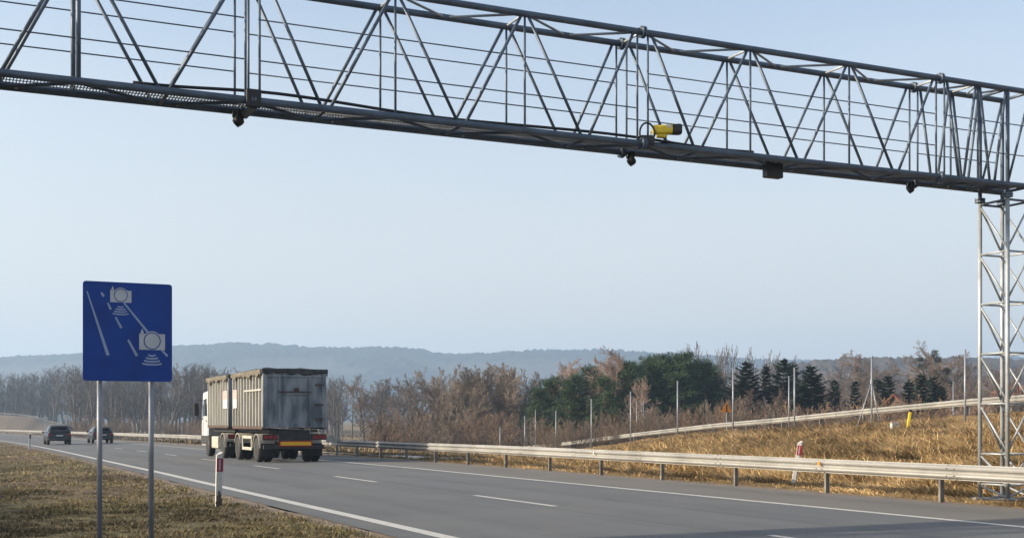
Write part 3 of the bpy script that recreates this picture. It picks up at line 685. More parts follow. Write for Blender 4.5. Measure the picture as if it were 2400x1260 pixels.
for px in (365, 910):
    mb = MB(); x = sx(px); mb.tube([(x,.06,-.35),(x,.06,SB+SH*.92)], .031, 20); po = mb.build('post', M['pole'], sg, True)
    mb = MB()
    for zz in (SB+.15, SB+SH-.18): mb.box((x,.045,zz), (.10,.06,.035))
    mb.build('clamp', M['signback'], po)

# ------------------------------------------------------------------ delineator posts
def delineator(label, loc, rz, tilt, redm, first=None, dirt=True, H=1.06):
    o = thing('delineator_post', label, 'marker post', loc, rz, 'white roadside marker posts'); o.rotation_euler = (tilt[0], tilt[1], rz)
    w_, d_ = .062, .04
    def ring(z, dz=0): return [(-w_,-d_,z-dz),(w_*.55,-d_*1.1,z-dz*.4),(w_,-d_*.3,z),(w_,d_*.5,z),(0,d_,z),(-w_,d_*.6,z-dz)]
    mb = MB(); mb.skin([ring(-.2), ring(H-.10), ring(H, .06)]); body = mb.build('post_body', M['white_plastic'], o, recalc=True); bevel(body, .006)
    if dirt:
        mb = MB(); pts = []
        for k in range(9):
            z = .02+.31*k/8; hw = w_*(.97-.0*k); j = .012*math.sin(k*2.3); top = 1-k/8
            pts.append((z, -hw*min(1, top*1.6+.1)+j, hw*min(1, top*1.5+.18)+j))
        for k in range(8):
            a, b = pts[k], pts[k+1]; y = -d_*1.1-.006
            mb.add([(a[1],y,a[0]),(a[2]*.98,y,a[0]),(b[2]*.98,y,b[0]),(b[1],y,b[0])], [(0,1,2,3)])
        mb.build('dirt_splash', M['splash'], body)
    mb = MB(); mb.box((0,-d_*1.1-.003,H-.245), (w_*1.9,.012,.25)); mb.box((w_+.003,0,H-.245), (.01,.05,.25)); rf = mb.build('red_band', redm, body)
    mb = MB(); mb.box((-.004,-d_*1.1-.0105,H-.245), (w_*.62,.006,.21)); mb.build('reflector', M['pinkrefl'], rf)
    return o
bx_ = at(512, 23.4); delineator('white marker post with crimson reflector and dirty foot on the left verge', (bx_[0], bx_[1], bx_[2]-.02), th0, (R(0.5), R(1.0)), M['crimson'])
q = at(1861, 31.7); delineator('leaning white and red marker post on the golden bank behind the guardrail', (q[0], q[1], EYE-(1031-HY)*31.7/FPX-1.06), R(-8), (0, R(9)), M['red'], dirt=False)
s = s_at(5.2, 70); q = P(5.2, s); delineator('small pale marker post on the far left verge before the cars', (q[0], q[1], tz(q[0], q[1])), heading(s), (0, 0), M['black'], dirt=False)

# ------------------------------------------------------------------ poles along the bank
PX = [(2262,820,997),(2043,838,1005),(1862,862,1005),(1718,862,1010),(1588,893,1015),(1478,918,1030),(1386,935,1040),(1303,962,1050),(1230,975,1060),(1172,1000,1062)]
ORD = ['nearest the tower','with two slanting struts','above the leaning red and white marker','right beside the yellow triangle sign','fifth counted from the tower','sixth counted from the tower','seventh counted from the tower','eighth counted from the tower','ninth counted from the tower','farthest from the tower']
def slim_pole(loc, H, r, label, grp='slim grey fence poles along the bank'):
    o = thing('fence_pole', label, 'pole', loc, 0, grp)
    mb = MB(); mb.tube([(0,0,-.3),(0,0,H)], r, 10); sh = mb.build('pole_shaft', M['pole'], o, True)
    mb = MB(); mb.lathe([(0,0),(0,r*1.25),(.03,r*1.25),(.05,0)], 'z', (0,0,H-.01), 10); mb.build('pole_cap', M['pole'], sh); return o
for (px, yt, yb), od in zip(PX, ORD):
    u = (px-1200)/FPX; Yd = (L0.x+.291*L0.y)/(u+.291); x = u*Yd; zg = tz(x, Yd); H = (HY-yt)*Yd/FPX+EYE-zg
    o = slim_pole((x, Yd, zg), H, .046, 'slim grey pole on the bank, '+od)
    if px == 2043:
        for dx in (-.85, .45):
            mb = MB(); mb.tube([(dx,-.1,-.2),(0,0,H*.66)], .03, 8); mb.build('strut', M['pole'], o, True)
        mb = MB(); mb.lathe([(-.1,.075),(.1,.075)], 'z', (0,0,H*.66), 12); mb.build('collar', M['pole'], o)
for px, yt, Yd, lb in ((1492,940,112,'thin pale pole standing just behind the sixth bank pole'), (1849,882,74,'white lamp-like pole just left of the pole above the red and white marker'), (1508,940,118,'thin pale pole second behind the sixth bank pole'), (1255,960,120,'thin pale pole behind the start of the ramp rail'), (2234,895,90,'short thin pole right of the dark spruces')):
    x = (px-1200)/FPX*Yd; zg = tz(x, Yd); slim_pole((x, Yd, zg), (HY-yt)*Yd/FPX+EYE-zg, .036, lb, 'thin poles behind the bank')

# ------------------------------------------------------------------ signs and small things by the ramp
def tri_sign():
    Yd = 92; q = at(1703, Yd); zc = EYE-(957-HY)*Yd/FPX; o = thing('warning_sign', 'yellow triangular warning sign on a thin post by the ramp', 'road sign', (q[0], q[1], q[2]), R(10))
    h = zc-q[2]; a = .47
    mb = MB(); mb.skin([[(-a*1.0,-.02,h-a*.55),(a*1.0,-.02,h-a*.55),(0,-.02,h+a)], [(-a*1.0,.0,h-a*.55),(a*1.0,.0,h-a*.55),(0,.0,h+a)]]); pl_ = mb.build('sign_plate', M['orange'], o, recalc=True)
    mb = MB(); mb.box((0,-.026,h+.08), (.10,.01,.5)); mb.box((0,-.026,h-.19), (.2,.01,.05)); mb.build('black_symbol', M['black'], pl_)
    mb = MB(); mb.tube([(0,.03,-.2),(0,.03,h+.3)], .03, 8); mb.build('post', M['pole'], o)
tri_sign()
def gas_marker():
    Yd = 57; q = at(2127, Yd); zg = EYE-(990-HY)*Yd/FPX; o = thing('marker_post', 'leaning yellow marker post with dark cap in front of the ramp rail', 'marker post', (q[0], q[1], tz(q[0], q[1])), 0); o.rotation_euler = (0, R(9), 0); o.scale = (.8, .8, .9)
    mb = MB(); mb.box((0,0,.44), (.15,.12,.95)); bevel(mb.build('post_body', M['yellow'], o), .015); mb = MB(); mb.box((0,0,.98), (.13,.11,.12)); mb.build('post_cap', M['black'], o)
gas_marker()
def cabinet():
    Yd = 58; q = at(2096, Yd); o = thing('utility_cabinet', 'small white utility cabinet with two doors below the ramp rail', 'cabinet', (q[0], q[1], tz(q[0], q[1])-.05), R(18)); o.scale = (.58,.58,.6)
    mb = MB(); mb.box((0,0,.42), (.62,.3,.66)); bd = mb.build('cabinet_body', M['white_plastic'], o); bevel(bd, .012)
    for s_ in (-1, 1): mb = MB(); mb.box((s_*.15,-.157,.42), (.27,.014,.58)); mb.build('door', M['white_plastic'], bd)
    mb = MB(); mb.skin([[(-.35,-.2,.75),(.35,-.2,.75),(.35,.2,.75),(-.35,.2,.75)],[(-.33,-.02,.83),(.33,-.02,.83),(.33,.02,.83),(-.33,.02,.83)]]); mb.build('cabinet_roof', M['concrete'], bd)
    mb = MB(); mb.box((0,0,.03), (.56,.26,.16)); mb.build('plinth', M['concrete'], o)
cabinet()
def house(px, Yd, yridge, wd, ln, rz, label, wall_h):
    x = (px-1200)/FPX*Yd; zr = EYE-(yridge-HY)*Yd/FPX; zg = tz(x, Yd); o = thing('house', label, 'house', (x, Yd, zg), rz); H = zr-zg; e = H-wd*.5
    mb = MB(); mb.skin([[(-wd/2,-ln/2,-.5),(wd/2,-ln/2,-.5),(wd/2,-ln/2,e),(0,-ln/2,H-.1),(-wd/2,-ln/2,e)],[(-wd/2,ln/2,-.5),(wd/2,ln/2,-.5),(wd/2,ln/2,e),(0,ln/2,H-.1),(-wd/2,ln/2,e)]]); mb.build('wall', M['plaster'] if wd > 3 else M['wood'], o, recalc=True)
    mb = MB()
    for s_ in (-1, 1): mb.skin([[(s_*(wd/2+.35),-ln/2-.4,e-.36),(0,-ln/2-.4,H),(0,-ln/2-.4,H+.14),(s_*(wd/2+.35),-ln/2-.4,e-.22)],[(s_*(wd/2+.35),ln/2+.4,e-.36),(0,ln/2+.4,H),(0,ln/2+.4,H+.14),(s_*(wd/2+.35),ln/2+.4,e-.22)]])
    rf = mb.build('roof', M['rooftile'], o, recalc=True)
    if wd > 6: mb = MB(); mb.box((wd*.18,ln*.1,H+.2), (.5,.5,1.2)); mb.build('chimney', M['rooftile'], rf)
    for z_, xx in ((e-.9,-wd*.22),(e-.9,wd*.22),(H-1.5,0)):
        if z_ < .5 or wd < 3: continue
        mb = MB(); mb.box((xx,-ln/2-.02,z_), (.9,.08,1.1)); f_ = mb.build('window', M['white_plastic'], o); mb = MB(); mb.box((xx,-ln/2-.065,z_), (.7,.03,.9)); mb.build('pane', M['glass'], f_)
house(2107, 128, 926, 1.5, 2.6, R(-38), 'small shed with reddish tiled roof showing above the ramp rail', 3)
house(2248, 190, 921, 5, 8, R(-30), 'low house with reddish roof behind the bushes beside the tower', 3)
house(2372, 300, 905, 9, 10, R(20), 'pale house far behind the gantry tower', 3)
def round_sign(px, py, Yd, label, pale):
    q = at(px, Yd); zc = EYE-(py-HY)*Yd/FPX; o = thing('road_sign', label, 'road sign', (q[0], q[1], min(q[2], zc-2)), R(25)); h = zc-o.location.z
    mb = MB(); mb.lathe([(-.02,0),(-.02,.45),(.0,.45),(.0,0)], 'y', (0,0,h), 20); mb.build('sign_plate', M['white_plastic'], o); mb = MB(); mb.tube([(0,.03,-.3),(0,.03,h)], .035, 8); mb.build('post', M['pole'], o)
round_sign(106, 982, 190, 'small pale round sign far left beside the road, left of the grey car', 1); round_sign(156, 977, 185, 'small pale round sign right above the grey car', 1); round_sign(1207, 1003, 150, 'small white sign among the bushes above the ramp foot', 1)
def board():
    Yd = 62; q = at(774, Yd); zc = EYE-(1029-HY)*Yd/FPX; o = thing('marker_board', 'small cream board on two legs beyond the guardrail beside the truck', 'sign', (q[0], q[1], q[2]), th0); h = zc-q[2]
    mb = MB(); mb.box((.15,0,h), (.75,.03,.3)); mb.build('board_panel', M['guard'], o)
    for x in (-.1,.4): mb = MB(); mb.tube([(x,.03,-.2),(x,.03,h)], .025, 6); mb.build('leg', M['pole'], o)
board()


# far embankment on the left with its own pale rail
def far_bank():
    top = [(-160,962),(-60,964),(0,967),(40,969),(85,975),(112,984),(150,992)]; D = 430
    mb = MB(); rows = []
    pts = []
    for px in np.arange(-160, 150, 6.0): x, y, z = at(px, D); pts.append((x, y, max(z, EYE-(np.interp(px, [a for a, b in top], [b for a, b in top])-HY)*D/FPX-.8)))
    for (x, y, z) in pts: rows.append([(x, y-14, tz(x, y-14)-.1), (x, y-5, z-.5), (x, y, z), (x, y+7, z), (x, y+22, FIELD-.4)])
    mb._open(rows); tag(mb.build('embankment', M['soil'], None, True), 'low brown embankment far left beyond the road', 'embankment', kind='structure')
    o = thing('guardrail', 'short pale guardrail on the far left embankment', 'guardrail', pts[20]); b0 = Vector(pts[20])
    mb = MB(); mb.skin([[(x-b0.x, y-b0.y, z-b0.z+.45), (x-b0.x, y-b0.y-.08, z-b0.z+.6), (x-b0.x, y-b0.y, z-b0.z+.8), (x-b0.x, y-b0.y+.04, z-b0.z+.6)] for x, y, z in pts]); mb.build('beam', M['rail'], o, recalc=True)
    for x, y, z in pts[::4]: mb = MB(); mb.box((x-b0.x, y-b0.y+.12, z-b0.z+.3), (.1,.1,.8)); mb.build('post', M['railpost'], o)
far_bank()
# ------------------------------------------------------------------ vehicles
def wheel(parent, loc, r, wd, side, dual=False):
    mb = MB(); ww = wd*(2.1 if dual else 1)
    def tyre(c0_, w_): mb.lathe([(c0_-w_/2, r*.62), (c0_-w_/2, r*.9), (c0_-w_*.36, r), (c0_+w_*.36, r), (c0_+w_/2, r*.9), (c0_+w_/2, r*.62)], 'x', (0,0,0), 28)
    if dual: tyre(0, wd); tyre(-side*wd*1.12, wd)
    else: tyre(0, wd)
    o = mb.build('wheel', M['rubber'], parent, True); o.location = loc
    mb = MB(); mb.lathe([(side*wd*.40, 0), (side*wd*.42, r*.2), (side*wd*.22, r*.26), (side*wd*.2, r*.5), (side*wd*.46, r*.6), (side*wd*.51, r*.655), (side*wd*.2, r*.66)], 'x', (0,0,0), 24); mb.build('rim', M['rim'], o, True)
    for k in range(8):
        pass
    return o
def arch(mb, y, z, r, x0, x1, a0=10, a1=170, th=.035):
    rings = []
    for a in np.linspace(R(a0), R(a1), 12):
        c, s_ = math.cos(a), math.sin(a); rings.append([(x0,y+r*c,z+r*s_),(x1,y+r*c,z+r*s_),(x1,y+(r+th)*c,z+(r+th)*s_),(x0,y+(r+th)*c,z+(r+th)*s_)])
    mb.skin(rings)
TS = 49.2; tb = P(13.12, TS); trz = heading(54)
def veh_loc(dy): return (tb[0]-math.sin(trz)*dy, tb[1]+math.cos(trz)*dy, tb[2]-.0035*dy)
W2 = 1.3
# trailer
tr = thing('truck_trailer', 'two axle drawbar trailer with yellow rear marker plate carrying the rear container', 'trailer', veh_loc(0), trz)
mb = MB()
for x in (-.45,.45): mb.box((x, 2.9, 1.08), (.14, 5.6, .30))
for y in (.3,1.6,3,4.4,5.4): mb.box((0, y, 1.08), (.9,.12,.22))
mb.box((0, 2.9, 1.27), (2.0, 5.6, .10)); mb.tube([(0,5.6,.85),(0,7.0,.8)], .07, 8); mb.tube([(-.4,5.3,.9),(0,6.7,.8)], .05, 8); mb.tube([(.4,5.3,.9),(0,6.7,.8)], .05, 8)
for y in (1.15, 4.75): mb.tube([(-1.1,y,.52),(1.1,y,.52)], .09, 10)
fr_ = mb.build('frame', M['chassis'], tr)
for y in (1.15, 4.75):
    for s_ in (-1, 1): wheel(tr, (s_*(W2-.15), y, .51), .51, .29, s_, True)
for s_ in (-1, 1):
    for ya, a0_, a1_ in ((1.15, 5, 175), (4.75, 20, 160)): mb = MB(); arch(mb, ya, .52, .60, s_*(W2-.66), s_*W2, a0_, a1_); mb.build('mudguard', M['guard'], tr, recalc=True)
    mb = MB(); mb.box((s_*(W2-.34), .40, .50), (.62,.02,.52)); mb.build('mud_flap', M['rubber'], tr)
    mb = MB(); mb.box((s_*(W2-.30), -.02, 1.02), (.62,.10,.24)); lh = mb.build('light_cluster', M['chassis'], tr)
    for k, mm in ((-.16, 'lightred'), (.02, 'lightred'), (.2, 'lightred')): mb = MB(); mb.lathe([(-.02,0),(-.02,.075),(.0,.08),(.02,.08)], 'y', (s_*(W2-.30)+k, -.08, 1.02), 14); mb.build('lamp', M[mm], lh)
    mb = MB(); x = s_*(W2-.05)
    for z in (1.0, .52): mb.box((x, 3.0, z), (.04, 1.75, .12))
    for y in (2.14, 3.86): mb.box((x, y, .76), (.05, .12, .60))
    mb.build('side_guard', M['guard'], tr)
mb = MB(); mb.box((0, .06, .62), (2.5,.12,.16)); mb.box((0,.08,1.05), (1.3,.1,.5)); mb.build('rear_bumper', M['chassis'], tr)
mb = MB(); mb.box((0.05, -.045, .76), (1.36,.02,.24)); mp_ = mb.build('marker_plate', M['lightred'], tr); mb = MB(); mb.box((0.05,-.06,.76), (1.26,.012,.15)); mb.build('yellow_field', M['amber'], mp_)
mb = MB(); mb.box((W2-.75, .25, 1.32), (.28,.35,.24)); mb.build('tool_box', M['guard'], tr)
# containers
def container(name, dy, L, z0, z1, nrib, label, band):
    o = thing(name, label, 'container', veh_loc(dy), trz); X = 1.31
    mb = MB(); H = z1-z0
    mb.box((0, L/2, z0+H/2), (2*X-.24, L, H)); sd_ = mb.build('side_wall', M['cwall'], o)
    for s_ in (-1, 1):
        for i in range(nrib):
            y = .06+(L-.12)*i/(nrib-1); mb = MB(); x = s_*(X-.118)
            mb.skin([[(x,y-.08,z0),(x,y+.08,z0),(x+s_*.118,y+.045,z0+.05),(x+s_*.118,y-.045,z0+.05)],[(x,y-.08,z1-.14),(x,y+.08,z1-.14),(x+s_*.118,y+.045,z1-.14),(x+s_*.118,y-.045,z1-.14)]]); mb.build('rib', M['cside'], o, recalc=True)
        mb = MB(); mb.box((s_*(X-.02), L/2, z1-.07), (.16, L+.04, .14)); mb.build('top_rail', M['cside'], o)
        mb = MB(); rows = []
        for j in range(31):
            y = L*j/30; lo = z1-.10-.22*float(vnoise(j*.55+dy, s_*3+9))-.06*float(vnoise(j*1.7, 2+dy)); rows.append([(s_*(X+.065+.02*float(vnoise(j*.9, k_+dy))), y, z1+.02+(lo-z1-.02)*k_/3) for k_ in range(4)])
        mb._open(rows); fo = mb.build('tarp_flap', M['flap'], o, True); fm = fo.modifiers.new('thickness', 'SOLIDIFY'); fm.thickness = .012
        mb = MB(); mb.box((s_*(X-.05), L/2, z0+.0), (.10, L, .12)); mb.build('bottom_rail', M['rust'], o)
        if band: mb = MB(); mb.box((s_*(X-.005), L*.29, z0+H*.66), (.06, L*.56, .07)); mb.build('side_band', M['cside'], o)
    mb = MB()                                       # rear door: leaves, frame, hinge bars
    mb.box((0,-.02,z0+H/2), (2*X-.1,.05,H-.02))
    for x in (-X+.10, X-.10): mb.box((x,-.06,z0+H/2), (.18,.08,H))
    rd = mb.build('rear_door', M['crear'], o)
    mb = MB()
    for x in (-.62,.62): mb.box((x,-.07,z0+H*.45), (.09,.07,H*.86))
    mb.box((0,-.07,z0+H*.60), (1.30,.08,.10)); mb.box((0,-.07,z0+H*.9), (2.3,.06,.08)); mb.box((0,-.07,z0+.08), (2.4,.07,.14))
    mb.build('door_frame', M['rust'] if False else M['crear'], rd)
    mb = MB(); mb.box((-.02,-.12,z0+H*.62), (1.36,.05,.05)); mb.box((.05,-.13,z0+H*.66), (.2,.05,.14))
    for z in (.15,.4,.75): mb.box((X-.3,-.115,z0+H*z), (.34,.03,.06))
    mb.build('hinge_bar', M['rust'], rd)
    rr = random.Random(int(dy*10)); mb = MB()
    n = 13
    for edge in range(2):
        for i in range(n):
            pass
    rows = []
    for j in range(15):
        y = -.04+(L+.08)*j/14; row = []
        for i in range(17):
            x = -X-.02+(2*X+.04)*i/16; e = min(i, 16-i, j, 14-j); z = z1+.02+.05*float(vnoise(i*.8+dy, j*.9))+(.10*float(vnoise(i*.45+3, j*.5+dy)) if e > 0 else 0)
            if e == 0: z -= .10+.10*float(vnoise(i*.9+1, j*.9+dy))
            row.append((x, y, z))
        rows.append(row)
    mb._open(rows); o2 = mb.build('tarp_cover', M['tarp'], o, True); sdm = o2.modifiers.new('thickness', 'SOLIDIFY'); sdm.thickness = .03
    mb = MB(); rows = []
    for j in range(27):
        x = -X-.05+(2*X+.1)*j/26; lo = z1-.05-.16*float(vnoise(j*.5+dy, 5.2))-.05*float(vnoise(j*1.6, 2+dy)); rows.append([(x, -.10-.03*float(vnoise(j*.8, k_+dy)), z1+.05+(lo-z1-.05)*k_/3) for k_ in range(4)])
    mb._open(rows); fo = mb.build('tarp_flap', M['tarp'], o, True); fm = fo.modifiers.new('thickness', 'SOLIDIFY'); fm.thickness = .015
    bn = MB(); yb = L-.62 if band else .50; bn.box((-X-.012, yb, z0+H*.53), (.02, .72 if band else .9, H*.34)); bo = bn.build('banner', M['banner_w'], o)
    for k in range(4): mb = MB(); mb.box((-X-.024, yb, z0+H*(.675-.042*k)), (.006, (.68 if band else .84)*(1-.10*(k % 2)), H*.036)); mb.build('banner_text', M['banner_p'], bo)
    return o
container('roll_off_container', 0, 5.75, 1.40, 3.72, 11, 'rear tarpaulined ribbed container on the trailer, dark blue grey door facing back', True)
container('roll_off_container', 6.75, 4.75, 1.44, 3.74, 13, 'front tarpaulined ribbed container directly behind the white cab', False)
# truck
tk = thing('dump_truck', 'white cab truck carrying the front container and pulling the trailer', 'truck', veh_loc(6.75), trz)
mb = MB()
for x in (-.42,.42): mb.box((x, 2.9, 1.0), (.12, 6.2, .28))
mb.box((0, 2.4, 1.28), (2.0, 4.9, .16))
for y in (1.25, 4.95): mb.tube([(-1.1,y,.52),(1.1,y,.52)], .09, 10)
mb.build('frame', M['chassis'], tk)
for s_ in (-1, 1):
    wheel(tk, (s_*(W2-.15), 1.25, .51), .51, .29, s_, True); wheel(tk, (s_*(W2-.17), 4.95, .51), .51, .31, s_)
    mb = MB(); arch(mb, 1.25, .52, .60, s_*(W2-.64), s_*W2, 0, 180); mb.build('mudguard', M['guard'], tk, recalc=True)
    mb = MB(); mb.box((s_*(W2-.30), .02, 1.0), (.6,.1,.2)); lh = mb.build('light_cluster', M['chassis'], tk)
    for k in (-.16,.02,.18): mb = MB(); mb.lathe([(-.02,0),(-.02,.07),(.0,.075),(.02,.075)], 'y', (s_*(W2-.30)+k,-.04,1.0), 12); mb.build('lamp', M['lightred'], lh)
    mb = MB(); mb.box((s_*(W2-.32), .42, .52), (.58,.02,.5)); mb.build('mud_flap', M['rubber'], tk)
    mb = MB(); mb.box((s_*(W2-.26), 3.15, .70), (.50,1.5,.56)); bevel(mb.build('fuel_tank', M['guard'], tk), .05, 3)
mb = MB(); mb.box((0,.0,.62), (2.4,.1,.16)); mb.build('rear_bumper', M['chassis'], tk)
mb = MB(); X = 1.24
def cabring(x, top): return [(x,4.95,.55),(x,4.95,1.2),(x,4.88,3.0 if top else 2.95),(x,5.2,3.16),(x,6.3,3.1),(x,6.62,2.2),(x,6.7,1.35),(x,6.7,.5),(x,5.55,.5),(x,5.5,.9),(x,5.0,.95)]
mb.skin([cabring(-X, 0), cabring(-X+.06, 1), cabring(X-.06, 1), cabring(X, 0)]); cb_ = mb.build('cab', M['cab'], tk, recalc=True); bevel(cb_, .04, 3)
for s_ in (-1, 1):
    mb = MB(); x = s_*(X+.006); mb.add([(x,5.35,1.95),(x,6.25,1.95),(x,6.12,2.75),(x,5.4,2.8)], [(0,1,2,3)]); so_ = mb.build('side_window', M['glass'], cb_); sd = so_.modifiers.new('thickness', 'SOLIDIFY'); sd.thickness = .012
    mb = MB(); mb.box((s_*(X+.30),6.52,2.28), (.24,.14,.62)); mr = mb.build('mirror', M['black'], cb_); bevel(mr, .04, 3); mb = MB(); mb.tube([(s_*X,6.4,2.75),(s_*(X+.28),6.5,2.7),(s_*(X+.30),6.52,2.2),(s_*(X+.2),6.5,1.85),(s_*X,6.4,1.8)], .025, 6); mb.build('mirror_arm', M['black'], mr)
mb = MB(); mb.add([(-1.1,6.62,2.25),(1.1,6.62,2.25),(1.05,6.34,3.0),(-1.05,6.34,3.0)], [(0,1,2,3)]); o = mb.build('windscreen', M['glass'], cb_); o.location.y = .02
for s_ in (-1, 1):
    mb = MB(); mb.box((s_*(X+.012),5.9,.78), (.05,1.55,.42)); mb.build('cab_step', M['chassis'], cb_)
    mb = MB()
    for y in (5.28, 6.3): mb.box((s_*(X+.004),y,1.75), (.012,.022,1.5))
    mb.build('door_seam', M['chassis'], cb_); mb = MB(); mb.box((s_*(X+.02),5.42,1.72), (.03,.2,.05)); mb.build('door_handle', M['black'], cb_)
mb = MB(); mb.box((0,5.4,3.24), (2.1,.5,.18)); bevel(mb.build('roof_deflector', M['cab'], cb_), .06, 3)
# cars, seen from behind
def car(t, px, paint, label, hh, wd):
    s = s_at(t, px); o = thing('passenger_car', label, 'car', P(t, s), heading(s)); W_ = wd/2; L = 4.4
    prof = [(0.02,.42,.80),(0.0,.62,.90),(.03,.86,.94),(.14,1.0,.93),(.42,hh*.90,.80),(.62,hh*.985,.73),(1.3,hh,.71),(2.2,hh*.98,.71),(2.75,hh*.86,.76),(3.25,.98,.88),(3.9,.86,.88),(4.3,.72,.82),(4.4,.45,.76)]
    def ring(y, z, f, low): 
        zs = [(0,low),(.9,low),(1.0,.48),(1.0,.66),(.97,.84)]
        x = W_*f
        return None
    # body: lower shell lofted along the length, then the cabin
    mb = MB(); rings = []
    for y, zt, f in ((0.0,.78,.90),(.04,.90,.95),(.5,.97,.985),(1.5,.96,1.0),(3.1,.95,.99),(3.8,.86,.96),(4.25,.74,.90),(4.4,.6,.80)):
        x = W_*f; zb = .30 if .2 < y < 4.1 else .36
        rings.append([(-x*.93,y,zb),(x*.93,y,zb),(x,y,.50),(x,y,zt*.80),(x*.95,y,zt*.96),(x*.82,y,zt),(-x*.82,y,zt),(-x*.95,y,zt*.96),(-x,y,zt*.80),(-x,y,.50)])
    mb.skin(rings); bd = mb.build('body', paint, o, True, recalc=True); bevel(bd, .02, 2)
    mb = MB(); rings = []
    for y, zt, f in ((.10,.96,.86),(.34,hh*.80,.80),(.55,hh*.955,.73),(.9,hh*.992,.71),(1.7,hh,.71),(2.4,hh*.97,.71),(2.75,hh*.88,.75),(3.2,.96,.82)):
        x = W_*f; xb = W_*.90; rings.append([(-xb,y,.90),(xb,y,.90),(x*1.01,y,max(.93,zt-.06)),(x*.90,y,max(.95,zt)),(-x*.90,y,max(.95,zt)),(-x*1.01,y,max(.93,zt-.06))])
    mb.skin(rings); mb.build('roof', paint, o, True, recalc=True)
    mb = MB(); mb.add([(-W_*.70,.115,1.01),(W_*.70,.115,1.01),(W_*.60,.47,hh*.90),(-W_*.60,.47,hh*.90)], [(0,1,2,3)]); rw = mb.build('rear_window', M['glass'], o); rw.location.y = -.03
    for s_ in (-1, 1):
        mb = MB(); mb.add([(s_*W_*.885,.6,1.0),(s_*W_*.885,2.9,1.0),(s_*W_*.75,2.35,hh*.90),(s_*W_*.745,.85,hh*.90)], [(0,1,2,3)]); sw_ = mb.build('side_window', M['glass'], o); sw_.location.x = s_*.03
        mb = MB(); mb.box((s_*W_*.80,.0,.80), (.30,.09,.13)); bevel(mb.build('tail_light', M['lightred'], o), .02)
        mb = MB(); mb.box((s_*(W_+.09),2.55,1.0), (.18,.12,.14)); bevel(mb.build('mirror', paint, o), .03)
        for y in (.78, 3.5): wheel(o, (s_*(W_-.12), y, .33), .33, .22, s_)
    mb = MB(); mb.box((0,-.02,.46), (wd*.92,.10,.20)); bevel(mb.build('bumper', M['chassis'], o), .03)
    mb = MB(); mb.box((0,-.02,.74), (.52,.03,.11)); mb.build('number_plate', M['plate'], o)
    mb = MB(); mb.box((0,.36,hh*.985), (W_*1.2,.26,.03)); mb.build('roof_spoiler', paint, o)
    return o
car(8.75, 140, M['carpaint'], 'dark grey hatchback driving away in the left lane', 1.56, 1.86)
car(12.9, 242, M['carpaint2'], 'low black car driving away in the right lane behind the sign post', 1.43, 1.80)

# ------------------------------------------------------------------ trees
def grow(seed, H, trunk_r, first, spread, up, levels, kids, wander=.25, droop=0.0, forks=1, ratio=.62, rtwig=.014, lshape=None, twin=0, tl=1):
    """trunk and twig meshes of a bare tree; levels of recursion with kids children each"""
    rd = random.Random(seed); tm, cm = MB(), MB(); tm.sm = True
    def rv(): return Vector((rd.gauss(0,1), rd.gauss(0,1), rd.gauss(0,1)))
    def branch(p, d, L, r, lv):
        n = 5 if lv == 0 else (4 if lv == 1 else 3 if lv < levels else 2); pts = [p.copy()]; dirs = []
        for i in range(n):
            g_ = up if lv < levels-1 else up-droop
            d = (d+rv()*wander*(.5 if lv == 0 else 1)*.5+Vector((0,0,g_*(.25 if lv else .1)))).normalized(); dirs.append(d.copy()); pts.append(pts[-1]+d*L/n)
        re = max(rtwig*.5, r*(.28 if lv else .22)); rad = [r+(re-r)*i/n for i in range(n+1)]
        mb = tm if lv <= tl else cm
        mb.tube(pts, rad, 7 if lv == 0 else 5 if lv == 1 else 3, cap=False)
        if lv >= levels: return
        nk = kids[lv]
        for i in range(nk):
            f = (first if lv == 0 else .22)+(1-(first if lv == 0 else .22))*(i+rd.random()*.8)/nk; f = min(f, .98)
            k = min(int(f*n), n-1); q = pts[k].lerp(pts[k+1], f*n-k); dd = dirs[k]
            o_ = rv(); o_ = (o_-dd*o_.dot(dd)).normalized()
            a = spread*(1.15-.5*f if lv == 0 else 1)*rd.uniform(.75,1.25); nd = (dd*math.cos(a)+o_*math.sin(a)).normalized()
            sh = lshape(f) if (lv == 0 and lshape) else (1-.55*f)
            branch(q, nd, L*ratio*sh*rd.uniform(.75,1.2)*(1 if lv else .9), max(rtwig, r*(1-.7*f)*.55), lv+1)
    for k in range(forks):
        d = Vector((0,0,1)) if forks == 1 else (Vector((math.cos(k*2.4+seed), math.sin(k*2.4+seed), 0))*twin+Vector((0,0,1))).normalized()
        branch(Vector((rd.gauss(0,.1)*(forks > 1), rd.gauss(0,.1)*(forks > 1), -.15)), d, H*(1 if k == 0 else rd.uniform(.75,1)), trunk_r*(1 if forks == 1 else .7), 0)
    return tm, cm
class Proto:
    def __init__(s, tm, cm, mt, mc, nm='tree'): s.t = tm.mesh('trunk', mt); s.c = cm.mesh('crown', mc); s.h = max(v[2] for v in cm.v)
def plant(pr, name, label, cat, loc, h, rz=None, group=None, wide=1.0):
    k = h/pr.h; o = thing(name, label, cat, loc, random.random()*6.28 if rz is None else rz, group); o.scale = (k*wide, k*wide, k)
    for nm, me in (('trunk', pr.t), ('crown', pr.c)):
        if me is None: continue
        c = bpy.data.objects.new(nm, me); COL.objects.link(c); c.parent = o
    return o
dome = lambda f: .55+.65*math.sin(min(1, (f-.1)/.9)*math.pi*.75)
tall = [Proto(*grow(10+i, 15, .17, .22, .70, .40, 4, (20,8,6,5), .26, 0, 1, .34, .024, lambda f: .9-.55*f), M['bark_grey'], M['twig_grey']) for i in range(4)]
broad = [Proto(*grow(30+i, 9.5, .22, .18, .85, .30, 4, (22,9,8,5), .30, 0, 1, .56, .015, lambda f: 1.0-.45*f), M['bark'], M['twig']) for i in range(3)]
